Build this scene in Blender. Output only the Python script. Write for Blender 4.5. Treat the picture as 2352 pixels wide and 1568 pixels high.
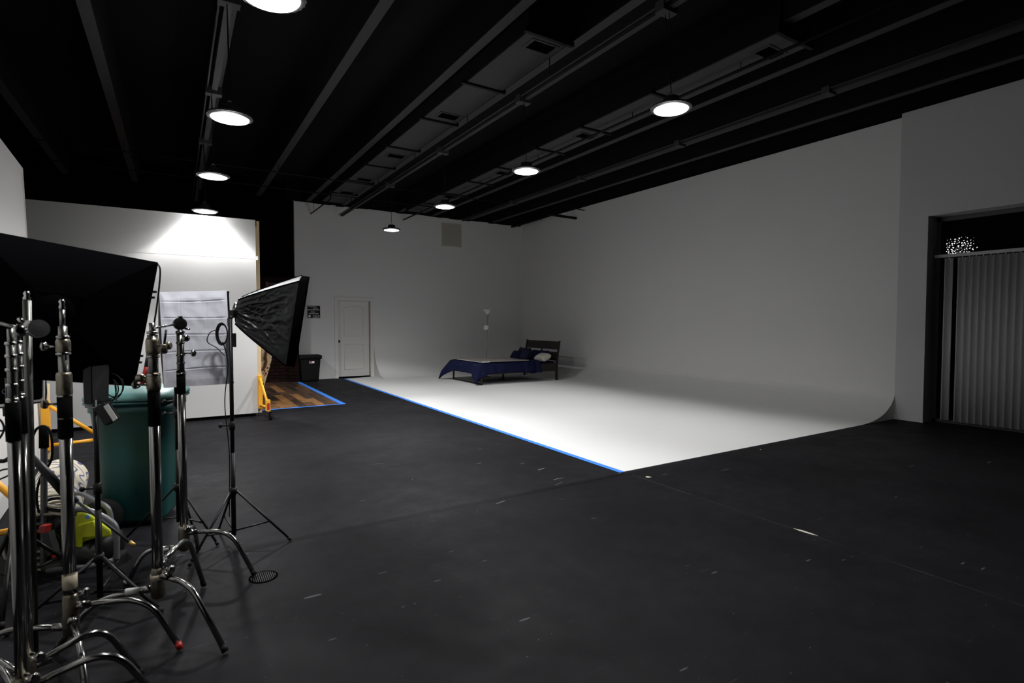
import bpy, bmesh, math, random
from mathutils import Vector, Matrix, noise
random.seed(7)
for o in list(bpy.data.objects): bpy.data.objects.remove(o, do_unlink=True)
S = bpy.context.scene; COL = S.collection

# ---------------------------------------------------------------- camera, world, exposure
EYE = 1.48; FPX = 1243.0
YAW, PITCH, ROLL = math.radians(31.88), math.radians(-2.05), math.radians(-0.064)
FWD = Vector((math.sin(YAW)*math.cos(PITCH), math.cos(YAW)*math.cos(PITCH), math.sin(PITCH)))
R0 = Vector((math.cos(YAW), -math.sin(YAW), 0)); U0 = R0.cross(FWD)
RGT = R0*math.cos(ROLL) - U0*math.sin(ROLL); UPV = U0*math.cos(ROLL) + R0*math.sin(ROLL)
CAMP = Vector((0, 0, EYE))
cd = bpy.data.cameras.new('camera'); cam = bpy.data.objects.new('camera', cd); COL.objects.link(cam)
cd.sensor_width = 36.0; cd.lens = 36.0*FPX/2352.0; cd.clip_start = 0.05; cd.clip_end = 200
cam.matrix_world = Matrix(((RGT.x, UPV.x, -FWD.x, CAMP.x), (RGT.y, UPV.y, -FWD.y, CAMP.y), (RGT.z, UPV.z, -FWD.z, CAMP.z), (0, 0, 0, 1)))
S.camera = cam
cd.dof.use_dof = True; cd.dof.focus_distance = 9.0; cd.dof.aperture_fstop = 3.5
w = bpy.data.worlds.new('world'); S.world = w; w.use_nodes = True
w.node_tree.nodes['Background'].inputs[0].default_value = (0.004, 0.005, 0.007, 1)
w.node_tree.nodes['Background'].inputs[1].default_value = 0.3
S.view_settings.view_transform = 'Standard'; S.view_settings.look = 'None'
S.view_settings.exposure = 0.0; S.view_settings.gamma = 1.0; S.view_settings.use_curve_mapping = False
LAMP_POWER = 530.0

VRL = (FWD + RGT*((150-1176)/FPX)); VRL.z = 0; VRL.normalize()      # horizontal line of sight towards the stands
def at(px, py, d):            # the point seen at photo pixel (px, py), d metres deep
    return CAMP + (FWD + RGT*((px-1176)/FPX) - UPV*((py-784)/FPX))*d
def fl(px, py, z=0.0):        # the same on a level plane
    r = FWD + RGT*((px-1176)/FPX) - UPV*((py-784)/FPX)
    return CAMP + r*((z-EYE)/r.z)
V = Vector

# ---------------------------------------------------------------- materials
MATS = {}
def mat(name, col=(.5, .5, .5), rough=.6, metal=0.0, spec=.5, bump=0.0, bscale=40.0, vary=0.0, vscale=3.0, emit=None, estr=0.0, coat=0.0, sheen=0.0):
    m = bpy.data.materials.new(name); m.use_nodes = True; MATS[name] = m
    n = m.node_tree.nodes; l = m.node_tree.links; b = n['Principled BSDF']
    b.inputs['Base Color'].default_value = (*col, 1); b.inputs['Roughness'].default_value = rough
    b.inputs['Metallic'].default_value = metal; b.inputs['Specular IOR Level'].default_value = spec
    b.inputs['Coat Weight'].default_value = coat; b.inputs['Sheen Weight'].default_value = sheen
    if emit: b.inputs['Emission Color'].default_value = (*emit, 1); b.inputs['Emission Strength'].default_value = estr
    tc = n.new('ShaderNodeTexCoord')
    if vary:
        t = n.new('ShaderNodeTexNoise'); t.inputs['Scale'].default_value = vscale; t.inputs['Detail'].default_value = 5
        l.new(tc.outputs['Object'], t.inputs['Vector'])
        r = n.new('ShaderNodeMapRange'); r.inputs[3].default_value = 1-vary; r.inputs[4].default_value = 1+vary
        l.new(t.outputs[0], r.inputs[0])
        x = n.new('ShaderNodeVectorMath'); x.operation = 'SCALE'; x.inputs[0].default_value = col
        l.new(r.outputs[0], x.inputs['Scale']); l.new(x.outputs[0], b.inputs['Base Color'])
    if bump:
        t = n.new('ShaderNodeTexNoise'); t.inputs['Scale'].default_value = bscale; t.inputs['Detail'].default_value = 4
        l.new(tc.outputs['Object'], t.inputs['Vector'])
        bp = n.new('ShaderNodeBump'); bp.inputs['Strength'].default_value = bump; bp.inputs['Distance'].default_value = .01
        l.new(t.outputs[0], bp.inputs['Height']); l.new(bp.outputs[0], b.inputs['Normal'])
    return m
WHITE = mat('white_paint', (.64, .638, .632), .75, bump=.05, bscale=60, vary=.02, vscale=1.2)
FLATW = mat('flat_paint', (.53, .525, .515), .6, bump=.06, bscale=25, vary=.03, vscale=2)
TRIMW = mat('trim_paint', (.62, .61, .58), .5)
GREYW = mat('wall_paint_matte', (.50, .50, .50), .85, bump=.15, bscale=120)
DECK = mat('black_ceiling_paint', (.004, .004, .0045), .9, spec=.15, vary=.3, vscale=2)
STEM = mat('black_paint_lit', (.024, .024, .025), .7, vary=.15, vscale=5)  # brighter black, carries the lit tone of the beam undersides
RAILM = mat('black_rail_paint', (.011, .011, .012), .7)
DUCT = mat('dark_duct_board', (.032, .032, .034), .75, vary=.1, vscale=6, bump=.2, bscale=30)
BLK = mat('black_plastic', (.004, .004, .0045), .5, spec=.25)
BLKM = mat('black_metal', (.0035, .0035, .004), .4, spec=.25)
BLKP = mat('black_pipe', (.003, .003, .003), .65, spec=.2)
RUB = mat('black_rubber', (.005, .005, .005), .75, spec=.2)
SLEEVE = mat('black_foam', (.003, .003, .003), .95, spec=.05)
FAB = mat('black_nylon', (.006, .0065, .0075), .42, spec=.35, bump=.25, bscale=14)
FABB = mat('black_backing', (.0015, .0015, .0018), .95, spec=.0)
DIFF = mat('white_diffuser_cloth', (.44, .44, .485), .8, bump=.1, bscale=20)
CHROME = mat('chrome', (.29, .285, .275), .17, metal=1.0, vary=.06, vscale=9)
STEEL = mat('brushed_steel', (.17, .168, .16), .3, metal=1.0)
CAST = mat('cast_metal', (.20, .18, .14), .35, metal=.9, bump=.2, bscale=80)
TAPEB = mat('beige_tape', (.55, .48, .36), .8)
TAPEW = mat('white_tape', (.7, .7, .68), .7)
BLUE = mat('blue_tape', (.035, .20, .72), .6, vary=.12, vscale=6)
YEL = mat('yellow_steel', (.78, .36, .02), .4, vary=.05)
STUD = mat('pine_stud', (.55, .42, .24), .7, vary=.12, vscale=8)
REDM = mat('red_plastic', (.35, .015, .01), .45)
TEAL = mat('teal_bin_plastic', (.003, .052, .048), .5, vary=.25, vscale=3)
TEALL = mat('teal_lid_plastic', (.055, .15, .14), .5, vary=.35, vscale=7)
LIME = mat('lime_plastic', (.40, .44, .008), .38)
TUBEG = mat('grey_tube', (.13, .13, .14), .4, metal=.4)
ENG = mat('dark_engine', (.018, .018, .016), .5, bump=.5, bscale=30, vary=.6, vscale=20)
HOSE = mat('beige_hose', (.42, .38, .28), .6)
BRASS = mat('brass', (.55, .38, .12), .35, metal=.8)
NAVY = mat('navy_cotton', (.006, .008, .036), .85, spec=.15, bump=.25, bscale=18, vary=.15, vscale=5)
NAVYD = mat('dark_navy_velvet', (.007, .009, .035), .9, bump=.2, bscale=25)
PIPING = mat('blue_piping', (.03, .06, .17), .8)
BEDW = mat('dark_brown_wood', (.011, .0075, .0065), .5, vary=.3, vscale=12)
BOARD = mat('pale_gloss_board', (.27, .245, .22), .2)
BOARDE = mat('board_edge', (.35, .34, .32), .5)
CREAM = mat('cream_cushion', (.55, .52, .45), .9, bump=.6, bscale=45, vary=.2, vscale=30)
LAMPW = mat('lamp_shade_glass', (.62, .62, .60), .5)
LAMPS = mat('lamp_silver', (.30, .30, .30), .45, metal=.5)
HOUS = mat('lamp_housing', (.035, .035, .037), .45, metal=.3)
LENS = mat('lit_lens', (.9, .9, .9), .5, emit=(.93, .95, 1.0), estr=7.0)
VENT = mat('vent_beige', (.42, .41, .35), .7)
BLIND = mat('vinyl_blind', (.46, .46, .47), .55, bump=.03, bscale=50)
FRAMEB = mat('dark_window_frame', (.02, .02, .02), .4)
GAPB = mat('dark_gap', (.002, .002, .002), .95, spec=0)
SIGNF = mat('sign_felt', (.008, .009, .012), .95)
SIGNL = mat('sign_letters', (.8, .8, .8), .6)
WOODR = mat('carved_mahogany', (.09, .025, .018), .25)
CHIP = mat('cream_chip', (.55, .52, .42), .8)
SCUFF = mat('pale_scuff', (.07, .07, .07), .8)
GREYP = mat('grey_plastic', (.016, .017, .019), .5)

def tree(name, rough=.5, spec=.5):
    m = bpy.data.materials.new(name); m.use_nodes = True; n = m.node_tree.nodes; l = m.node_tree.links
    b = n['Principled BSDF']; b.inputs['Roughness'].default_value = rough; b.inputs['Specular IOR Level'].default_value = spec
    return m, n, l, b
def floor_mat():
    m, n, l, b = tree('black_painted_floor', .5, .03)
    g = n.new('ShaderNodeNewGeometry')
    def nz(sc, det, stretch=(1, 1, 1), rot=0.0):
        mp = n.new('ShaderNodeMapping'); mp.inputs['Scale'].default_value = stretch; mp.inputs['Rotation'].default_value = (0, 0, rot)
        l.new(g.outputs['Position'], mp.inputs[0]); t = n.new('ShaderNodeTexNoise')
        t.inputs['Scale'].default_value = sc; t.inputs['Detail'].default_value = det; t.inputs['Roughness'].default_value = .65
        l.new(mp.outputs[0], t.inputs['Vector']); return t.outputs[0]
    def mr(x, a, c, d, e):
        r = n.new('ShaderNodeMapRange'); r.inputs[1].default_value = a; r.inputs[2].default_value = c; r.inputs[3].default_value = d; r.inputs[4].default_value = e
        l.new(x, r.inputs[0]); return r.outputs[0]
    def mth(op, a, c):
        k = n.new('ShaderNodeMath'); k.operation = op
        for i, v in enumerate((a, c)):
            if isinstance(v, (int, float)): k.inputs[i].default_value = v
            else: l.new(v, k.inputs[i])
        return k.outputs[0]
    big = mr(nz(.8, 6), .3, .7, .0075, .0125)
    mid = mr(nz(7, 8), .35, .75, .88, 1.18)
    base = mth('MULTIPLY', big, mid)
    parts = []
    for rot, sc, th in ((.3, 2.2, .735), (1.2, 2.6, .74), (2.2, 1.8, .735), (0, 4.5, .765)):
        parts.append(mr(nz(sc, 3, (1, 14, 1), rot), th-.03, th+.03, 0, .018))
    spk = mr(nz(38, 2), .73, .75, 0, .06); parts.append(spk)
    spk2 = mr(nz(11, 3, (1, 2.5, 1), .8), .71, .75, 0, .03); parts.append(spk2)
    tot = base
    for p in parts: tot = mth('ADD', tot, p)
    def flecks(sc, rot, st, size, val):
        mp = n.new('ShaderNodeMapping'); mp.inputs['Scale'].default_value = st; mp.inputs['Rotation'].default_value = (0, 0, rot); l.new(g.outputs['Position'], mp.inputs[0])
        vo = n.new('ShaderNodeTexVoronoi'); vo.inputs['Scale'].default_value = sc; l.new(mp.outputs[0], vo.inputs['Vector'])
        sp = n.new('ShaderNodeSeparateColor'); l.new(vo.outputs['Color'], sp.inputs[0])
        pick = mth('GREATER_THAN', sp.outputs[0], .45); rad = mth('MULTIPLY', sp.outputs[1], size)
        return mth('MULTIPLY', mth('MULTIPLY', mth('LESS_THAN', vo.outputs['Distance'], rad), pick), mth('MULTIPLY', sp.outputs[2], val))
    for a_ in ((2.0, .5, (1, 5, 1), .10, .06), (2.6, 1.9, (1, 6, 1), .09, .05), (3.5, 0, (1, 1, 1), .03, .16), (1.3, 1.1, (1, 11, 1), .13, .035), (5.5, .2, (1, 3, 1), .05, .05)): tot = mth('ADD', tot, flecks(*a_))
    # seams where floor sheets meet
    sx = n.new('ShaderNodeSeparateXYZ'); l.new(g.outputs['Position'], sx.inputs[0])
    def band(o, c, wd): return mth('LESS_THAN', mth('ABSOLUTE', mth('SUBTRACT', o, c), 0), wd)
    s1 = mth('MULTIPLY', band(sx.outputs[0], 3.74, .006), mth('LESS_THAN', sx.outputs[1], 3.8))
    s2 = mth('MULTIPLY', band(sx.outputs[1], 3.87, .035), mth('LESS_THAN', sx.outputs[0], 3.7))
    s3 = band(sx.outputs[1], 8.75, .006)
    br = mr(nz(3, 6), .45, .6, .2, 1)
    tot = mth('MULTIPLY', tot, mth('ADD', 1.0, mth('MULTIPLY', mth('GREATER_THAN', sx.outputs[1], 3.87), .28)))      # paler past the seam
    lin = mth('MULTIPLY', mth('ADD', s1, s3), mth('MULTIPLY', br, .018))
    tot = mth('ADD', tot, lin)
    tot = mth('MULTIPLY', tot, mth('SUBTRACT', 1.0, mth('MULTIPLY', s2, .35)))
    cc = n.new('ShaderNodeCombineColor'); l.new(tot, cc.inputs[0]); l.new(mth('MULTIPLY', tot, .99), cc.inputs[1]); l.new(mth('MULTIPLY', tot, 1.12), cc.inputs[2])
    l.new(cc.outputs[0], b.inputs['Base Color'])
    l.new(mr(nz(3, 6), .3, .7, .5, .66), b.inputs['Roughness'])
    bp = n.new('ShaderNodeBump'); bp.inputs['Strength'].default_value = .12; bp.inputs['Distance'].default_value = .01
    l.new(nz(9, 5), bp.inputs['Height']); l.new(bp.outputs[0], b.inputs['Normal'])
    return m
def plank_mat():
    m, n, l, b = tree('printed_wood_planks', .55, .3)
    g = n.new('ShaderNodeNewGeometry'); mp = n.new('ShaderNodeMapping'); mp.inputs['Rotation'].default_value = (0, 0, math.radians(90)); l.new(g.outputs['Position'], mp.inputs[0])
    br = n.new('ShaderNodeTexBrick'); l.new(mp.outputs[0], br.inputs['Vector'])
    br.inputs['Scale'].default_value = 1.0; br.inputs['Brick Width'].default_value = 1.3; br.inputs['Row Height'].default_value = .15
    br.inputs['Mortar Size'].default_value = .004; br.inputs['Color1'].default_value = (0, 0, 0, 1); br.inputs['Color2'].default_value = (1, 1, 1, 1); br.inputs['Mortar'].default_value = (.5, .5, .5, 1)
    br.offset = .37
    nzz = n.new('ShaderNodeTexNoise'); m2 = n.new('ShaderNodeMapping'); m2.inputs['Scale'].default_value = (9, 1.6, 1); l.new(g.outputs['Position'], m2.inputs[0]); l.new(m2.outputs[0], nzz.inputs['Vector']); nzz.inputs['Scale'].default_value = 2.2; nzz.inputs['Detail'].default_value = 7
    mx = n.new('ShaderNodeMix'); mx.data_type = 'FLOAT'; mx.inputs[0].default_value = .5; l.new(br.outputs[0], mx.inputs[2]); l.new(nzz.outputs[0], mx.inputs[3])
    cr = n.new('ShaderNodeValToRGB'); e = cr.color_ramp.elements; e[0].position = .30; e[0].color = (.022, .013, .010, 1); e[1].position = .75; e[1].color = (.26, .125, .04, 1)
    q = e.new(.5); q.color = (.075, .038, .020, 1)
    l.new(mx.outputs[0], cr.inputs[0])
    mm = n.new('ShaderNodeMix'); mm.data_type = 'RGBA'; l.new(br.outputs['Fac'], mm.inputs[0]); l.new(cr.outputs[0], mm.inputs[6]); mm.inputs[7].default_value = (.10, .075, .05, 1)
    l.new(mm.outputs[2], b.inputs['Base Color']); return m
def brick_mat():
    m, n, l, b = tree('printed_brick', .9, .1)
    tc = n.new('ShaderNodeTexCoord'); sp = n.new('ShaderNodeSeparateXYZ'); l.new(tc.outputs['Object'], sp.inputs[0])
    ad = n.new('ShaderNodeMath'); l.new(sp.outputs[0], ad.inputs[0]); l.new(sp.outputs[1], ad.inputs[1])
    cb = n.new('ShaderNodeCombineXYZ'); l.new(ad.outputs[0], cb.inputs[0]); l.new(sp.outputs[2], cb.inputs[1])
    br = n.new('ShaderNodeTexBrick'); l.new(cb.outputs[0], br.inputs['Vector']); br.inputs['Scale'].default_value = 1
    br.inputs['Brick Width'].default_value = .24; br.inputs['Row Height'].default_value = .085; br.inputs['Mortar Size'].default_value = .009
    br.inputs['Color1'].default_value = (.018, .007, .005, 1); br.inputs['Color2'].default_value = (.006, .003, .0025, 1); br.inputs['Mortar'].default_value = (.002, .0015, .0015, 1)
    l.new(br.outputs[0], b.inputs['Base Color']); return m
def marble_mat():
    m, n, l, b = tree('marbled_rug_back', .9, .1)
    tc = n.new('ShaderNodeTexCoord'); t = n.new('ShaderNodeTexNoise'); t.inputs['Scale'].default_value = 2.3; t.inputs['Detail'].default_value = 1.5
    k1 = n.new('ShaderNodeMath'); k1.operation = 'MULTIPLY'; k1.inputs[1].default_value = 13; l.new(t.outputs[0], k1.inputs[0])
    k2 = n.new('ShaderNodeMath'); k2.operation = 'FRACT'; l.new(k1.outputs[0], k2.inputs[0])
    mp = n.new('ShaderNodeMapping'); mp.inputs['Scale'].default_value = (1.2, .7, 1.2); l.new(tc.outputs['Object'], mp.inputs[0]); l.new(mp.outputs[0], t.inputs['Vector'])
    cr = n.new('ShaderNodeValToRGB'); e = cr.color_ramp.elements; e[0].position = .0; e[0].color = (.05, .06, .15, 1); e[1].position = .34; e[1].color = (.50, .45, .35, 1)
    e.new(.17).color = (.10, .11, .20, 1)
    l.new(k2.outputs[0], cr.inputs[0]); l.new(cr.outputs[0], b.inputs['Base Color']); return m
def floral_mat():
    m, n, l, b = tree('floral_upholstery', .85, .2)
    tc = n.new('ShaderNodeTexCoord'); t = n.new('ShaderNodeTexVoronoi'); t.inputs['Scale'].default_value = 16; l.new(tc.outputs['Object'], t.inputs['Vector'])
    cr = n.new('ShaderNodeValToRGB'); e = cr.color_ramp.elements; e[0].position = .30; e[0].color = (.17, .05, .03, 1); e[1].position = .42; e[1].color = (.50, .40, .22, 1)
    l.new(t.outputs['Distance'], cr.inputs[0]); l.new(cr.outputs[0], b.inputs['Base Color']); return m
def glass_mat():
    m, n, l, b = tree('dark_rippled_glass', 0.0, .5)
    b.inputs['Base Color'].default_value = (.004, .004, .005, 1); b.inputs['IOR'].default_value = 1.55
    tc = n.new('ShaderNodeTexCoord'); t = n.new('ShaderNodeTexVoronoi'); t.inputs['Scale'].default_value = 34; l.new(tc.outputs['Object'], t.inputs['Vector'])
    bp = n.new('ShaderNodeBump'); bp.inputs['Strength'].default_value = .35; bp.inputs['Distance'].default_value = .0016; l.new(t.outputs['Distance'], bp.inputs['Height']); l.new(bp.outputs[0], b.inputs['Normal'])
    return m
FLOORM = floor_mat(); PLANK = plank_mat(); BRICK = brick_mat(); MARBLE = marble_mat(); FLORAL = floral_mat(); GLASS = glass_mat()

# ---------------------------------------------------------------- mesh helpers (all shapes are given in world metres)
def frame(d):
    d = d.normalized(); a = V((0, 0, 1)) if abs(d.z) < .9 else V((1, 0, 0))
    x = a.cross(d).normalized(); return x, d.cross(x)
class MB:
    def __init__(s): s.b = bmesh.new(); s.smooth = []
    def face(s, pts): 
        return s.b.faces.new([s.b.verts.new(p) for p in pts])
    def hexa(s, p):        # 8 points: bottom 4, top 4
        v = [s.b.verts.new(q) for q in p]
        for f in ((3, 2, 1, 0), (4, 5, 6, 7), (0, 1, 5, 4), (1, 2, 6, 5), (2, 3, 7, 6), (3, 0, 4, 7)): s.b.faces.new([v[i] for i in f])
        return s
    def box(s, a, c, rot=0.0, piv=None):
        x0, y0, z0 = a; x1, y1, z1 = c
        p = [V(q) for q in ((x0, y0, z0), (x1, y0, z0), (x1, y1, z0), (x0, y1, z0), (x0, y0, z1), (x1, y0, z1), (x1, y1, z1), (x0, y1, z1))]
        if rot:
            o = piv or V(((x0+x1)/2, (y0+y1)/2, 0)); M = Matrix.Rotation(rot, 3, 'Z'); p = [o + M @ (q-o) for q in p]
        return s.hexa(p)
    def obox(s, c, ax, ay, az):     # centre and three half vectors
        c = V(c); p = [c+ax*i+ay*j+az*k for k in (-1, 1) for i, j in ((-1, -1), (1, -1), (1, 1), (-1, 1))]
        return s.hexa(p)
    def tube(s, pts, r, n=10, cap=True, closed=False):
        pts = [V(p) for p in pts]; rs = r if isinstance(r, (list, tuple)) else [r]*len(pts); rings = []; m = len(pts); x = None
        for i, p in enumerate(pts):
            if closed: d = pts[(i+1) % m]-pts[i-1]
            else: d = (pts[i+1]-p) if i == 0 else ((p-pts[i-1]) if i == m-1 else (pts[i+1]-p).normalized()+(p-pts[i-1]).normalized())
            d.normalize()
            if x is None: x, y = frame(d)
            else: x = (x-d*x.dot(d)).normalized(); y = d.cross(x)
            rings.append([s.b.verts.new(p+(x*math.cos(t)+y*math.sin(t))*rs[i]) for t in [2*math.pi*k/n for k in range(n)]])
        for i in range(m if closed else m-1):
            a, c = rings[i], rings[(i+1) % m]
            for k in range(n):
                f = s.b.faces.new((a[k], a[(k+1) % n], c[(k+1) % n], c[k])); f.smooth = True
        if cap and not closed:
            s.b.faces.new(list(reversed(rings[0]))); s.b.faces.new(rings[-1])
        return s
    def lathe(s, o, prof, n=28, axis=None, capb=True, capt=True, sm=True):   # prof: (height along axis, radius)
        o = V(o); d = (axis or V((0, 0, 1))).normalized(); x, y = frame(d); rings = []
        for h, r in prof:
            rings.append([s.b.verts.new(o+d*h+(x*math.cos(2*math.pi*k/n)+y*math.sin(2*math.pi*k/n))*max(r, 1e-4)) for k in range(n)])
        for a, c in zip(rings, rings[1:]):
            for k in range(n):
                f = s.b.faces.new((a[k], a[(k+1) % n], c[(k+1) % n], c[k])); f.smooth = sm
        if capb: s.b.faces.new(list(reversed(rings[0])))
        if capt: s.b.faces.new(rings[-1])
        return s
    def grid(s, fn, nu, nv, smooth=True, closeu=False):
        vs = [[s.b.verts.new(fn(i/nu, j/nv)) for j in range(nv+1)] for i in range(nu if closeu else nu+1)]
        for i in range(nu):
            for j in range(nv):
                a, c = vs[i], vs[(i+1) % len(vs)] if closeu else vs[i+1]
                f = s.b.faces.new((a[j], c[j], c[j+1], a[j+1])); f.smooth = smooth
        return s
    def prism(s, pts, ext):
        a = [s.b.verts.new(V(p)) for p in pts]; c = [s.b.verts.new(V(p)+V(ext)) for p in pts]; n = len(a)
        s.b.faces.new(list(reversed(a))); s.b.faces.new(c)
        for i in range(n): s.b.faces.new((a[i], a[(i+1) % n], c[(i+1) % n], c[i]))
        return s
    def build(s, name, m, parent=None, label=None, bevel=0.0, solid=0.0, sub=0, kind=None):
        off = wloc(parent) if parent else V((0, 0, 0))
        if parent is None:
            xs = [v.co for v in s.b.verts]
            off = V(((min(v.x for v in xs)+max(v.x for v in xs))/2, (min(v.y for v in xs)+max(v.y for v in xs))/2, min(v.z for v in xs)))
        for v in s.b.verts: v.co -= off
        bmesh.ops.recalc_face_normals(s.b, faces=s.b.faces)
        me = bpy.data.meshes.new(name); s.b.to_mesh(me); s.b.free(); me.materials.append(m)
        o = bpy.data.objects.new(name, me); COL.objects.link(o)
        if parent: o.parent = parent; o.location = (0, 0, 0)
        else: o.location = off
        o['off'] = 0
        if solid: md = o.modifiers.new('solid', 'SOLIDIFY'); md.thickness = solid; md.offset = 0
        if bevel: md = o.modifiers.new('bevel', 'BEVEL'); md.width = bevel; md.segments = 2; md.limit_method = 'ANGLE'
        if sub: md = o.modifiers.new('sub', 'SUBSURF'); md.levels = sub; md.render_levels = sub
        if label: o['label'] = label
        if kind: o['kind'] = kind
        del o['off']
        return o
def wloc(o):
    v = V((0, 0, 0))
    while o is not None: v = v + o.location; o = o.parent
    return v
def tag(o, label, cat, group=None):
    o['label'] = label; o['category'] = cat
    if group: o['group'] = group
    return o
def thing(name, label, cat, loc, group=None):
    o = bpy.data.objects.new(name, None); COL.objects.link(o); o.location = loc; o.empty_display_size = .1
    return tag(o, label, cat, group)
def struct(name, mb, m, parent=None, **k):
    o = mb.build(name, m, parent, **k)
    if parent is None: o['kind'] = 'structure'
    return o
def dup(root, loc, label):
    r = root.copy(); COL.objects.link(r); r.location = loc; r['label'] = label
    def rec(a, b):
        for ch in a.children:
            c = ch.copy(); COL.objects.link(c); c.parent = b; rec(ch, c)
    rec(root, r)
    return r
def bend(p0, p1, p2, k=.35, n=6):       # straight, rounded corner at p1, straight
    p0, p1, p2 = V(p0), V(p1), V(p2); r = k*min((p1-p0).length, (p2-p1).length)
    a = p1+(p0-p1).normalized()*r; c = p1+(p2-p1).normalized()*r
    out = [p0]
    for i in range(n+1):
        t = i/n; out.append(a*(1-t)**2+p1*2*t*(1-t)+c*t*t)
    return out+[p2]
def spline(P, n=8):
    P = [V(p) for p in P]; out = []
    for i in range(len(P)-1):
        a = P[max(i-1, 0)]; b = P[i]; c = P[i+1]; d = P[min(i+2, len(P)-1)]
        for k in range(n):
            t = k/n; out.append(.5*((2*b)+(c-a)*t+(2*a-5*b+4*c-d)*t*t+(-a+3*b-3*c+d)*t**3))
    return out+[P[-1]]

# ================================================================ THE ROOM
XR, YB, ZW = 9.35, 14.45, 4.53      # right wall, back wall, wall top
CX0, CY0 = 3.74, 3.92               # edges of the white floor
FLOOR = struct('floor', MB().box((-7, -4, -.06), (12, 15.2, 0)), FLOORM)
for (a, b2, wd) in ((fl(1822, 1213), fl(1879, 1230.5), .022),):
    d = (b2-a); nrm = V((-d.y, d.x, 0)).normalized()*wd
    P = [a, a+d*.3-nrm*.5, a+d*.7-nrm*.45, b2, a+d*.8+nrm*.4, a+d*.35+nrm*.6]
    MB().prism([p+V((0, 0, .0005)) for p in P], (0, 0, .001)).build('paint_chip', CHIP, FLOOR, label='cream chip showing through the black paint')
for px, py, r in ((1488, 1095, .022), (1494, 1095.5, .008), (1747, 1032, .01)):
    c = fl(px, py); MB().lathe(c+V((0, 0, .0004)), [(0, r), (.0012, r*.9)], 9).build('paint_chip', CHIP, FLOOR, label='white fleck on the black floor')
for px, py, L, wd in ((1243, 1077, .09, .02), (1278, 1100, .08, .012), (1200, 1064, .07, .008), (1150, 1153, .10, .012), (1100, 1064, .06, .01), (1284, 1110, .11, .006)):
    c = fl(px, py); MB().box((c.x-L/2, c.y-wd/2, .0003), (c.x+L/2, c.y+wd/2, .001), rot=.3).build('scuff_mark', SCUFF, FLOOR)

# white cyclorama: floor sheet, coved foot and lining of both walls in one surface
RB = .88
def back_prof(t):      # t 0..1 from floor tangent to wall (y, z)
    a = t*math.pi/2; return (YB-RB+RB*math.sin(a), RB*(1-math.cos(a)))
RPROF = [(-1.1, .004), (-.9, .006), (-.72, .018), (-.55, .040), (-.42, .070), (-.30, .110), (-.19, .165), (-.09, .235), (-.02, .31), (0, .38)]
mb = MB()
mb.box((CX0, CY0, 0), (XR-1.1, YB-RB, .004))
mb.prism([V((CX0, YB-RB, 0)), V((4.58, YB-RB, 0)), V((4.58, YB-.03, 0)), V((CX0, YB-.25, 0))], (0, 0, .004))
def bk(u, v):
    x = 4.58+u*(XR-4.58); y, z = back_prof(v); return V((x, y, z+.004))
mb.grid(bk, 1, 24)
def rt(u, v):
    y = CY0+u*(YB-CY0); k = v*(len(RPROF)-1); i = min(int(k), len(RPROF)-2); t = k-i
    return V((XR+RPROF[i][0]*(1-t)+RPROF[i+1][0]*t, y, RPROF[i][1]*(1-t)+RPROF[i+1][1]*t))
mb.grid(rt, 1, 27)
for pr in ([(XR+a, CY0+.001, z) for a, z in RPROF]+[(XR, CY0+.001, 0)],):
    mb.face([V(p) for p in pr])
mb.face([V((4.58, *back_prof(i/16))) for i in range(17)]+[V((4.58, YB, 0))])
struct('trim_1', mb, WHITE, label='white infinity cove floor curving up into both walls')
# walls
mb = MB(); mb.box((2.57, YB, 0), (3.62, YB+.12, ZW)); mb.box((4.48, YB, 0), (XR+.1, YB+.12, ZW)); mb.box((3.62, YB, 2.05), (4.48, YB+.12, ZW))
WB = struct('wall_back', mb, WHITE)
# ragged upper paint line
mb = MB()
x = 2.57
while x < 9.2:
    w_ = random.uniform(.1, .35); h = random.uniform(.0, .03); mb.box((x, YB-.003, ZW-.03-h), (min(x+w_, 9.3), YB, ZW+.02)); x += w_
mb.build('black_paint_edge', DECK, WB)
struct('wall_far', MB().box((-7, YB+.13, -.05), (12, YB+.3, 5.4)), GAPB)
struct('wall_right', MB().box((XR, CY0, 0), (XR+.2, YB+.1, ZW+.03)), WHITE)
WY = 3.545; WT = 3.03; GX = 9.66
mb = MB(); mb.box((XR, WY, 0), (XR+.34, CY0, 4.62)); mb.box((XR, -4, WT), (XR+.34, WY, 4.62)); mb.box((XR, -4, 0), (XR+.34, -1.2, WT))
struct('wall_window', mb, GREYW)
struct('wall_left', MB().box((-7.2, -4, 0), (-7, 15, 5.4)), DECK)
struct('wall_front', MB().box((-7, -4.2, 0), (12, -4, 5.4)), DECK)
mb = MB(); mb.box((-7, -4, 5.0), (12, 15, 5.15)); mb.box((XR+.05, -4, 4.56), (XR+.6, YB, 5.1)); mb.box((2.4, YB+.02, ZW), (XR+.3, YB+.13, 5.1))
CEIL = struct('ceiling', mb, DECK)
for i, bx in enumerate((-3.05, -1.87, -.69, .51, 1.76, 2.90, 3.78, 5.34, 6.33, 7.5, 8.3)):
    mb = MB(); mb.hexa([V(p) for p in ((bx-.06, -4, 4.53), (bx+.06, -4, 4.53), (bx+.06, YB, 4.53), (bx-.06, YB, 4.53), (bx-.1, -4, 5.02), (bx+.1, -4, 5.02), (bx+.1, YB, 5.02), (bx-.1, YB, 5.02))])
    bm_ = mb.build('ceiling_beam', DECK, CEIL)  # sides take the darker deck black, which paints in their shade
    MB().box((bx-.058, -4, 4.522), (bx+.058, YB-.02, 4.53)).build('beam_soffit', STEM, bm_)  # paler strip paints the underside as lit, against the shaded sides

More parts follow.
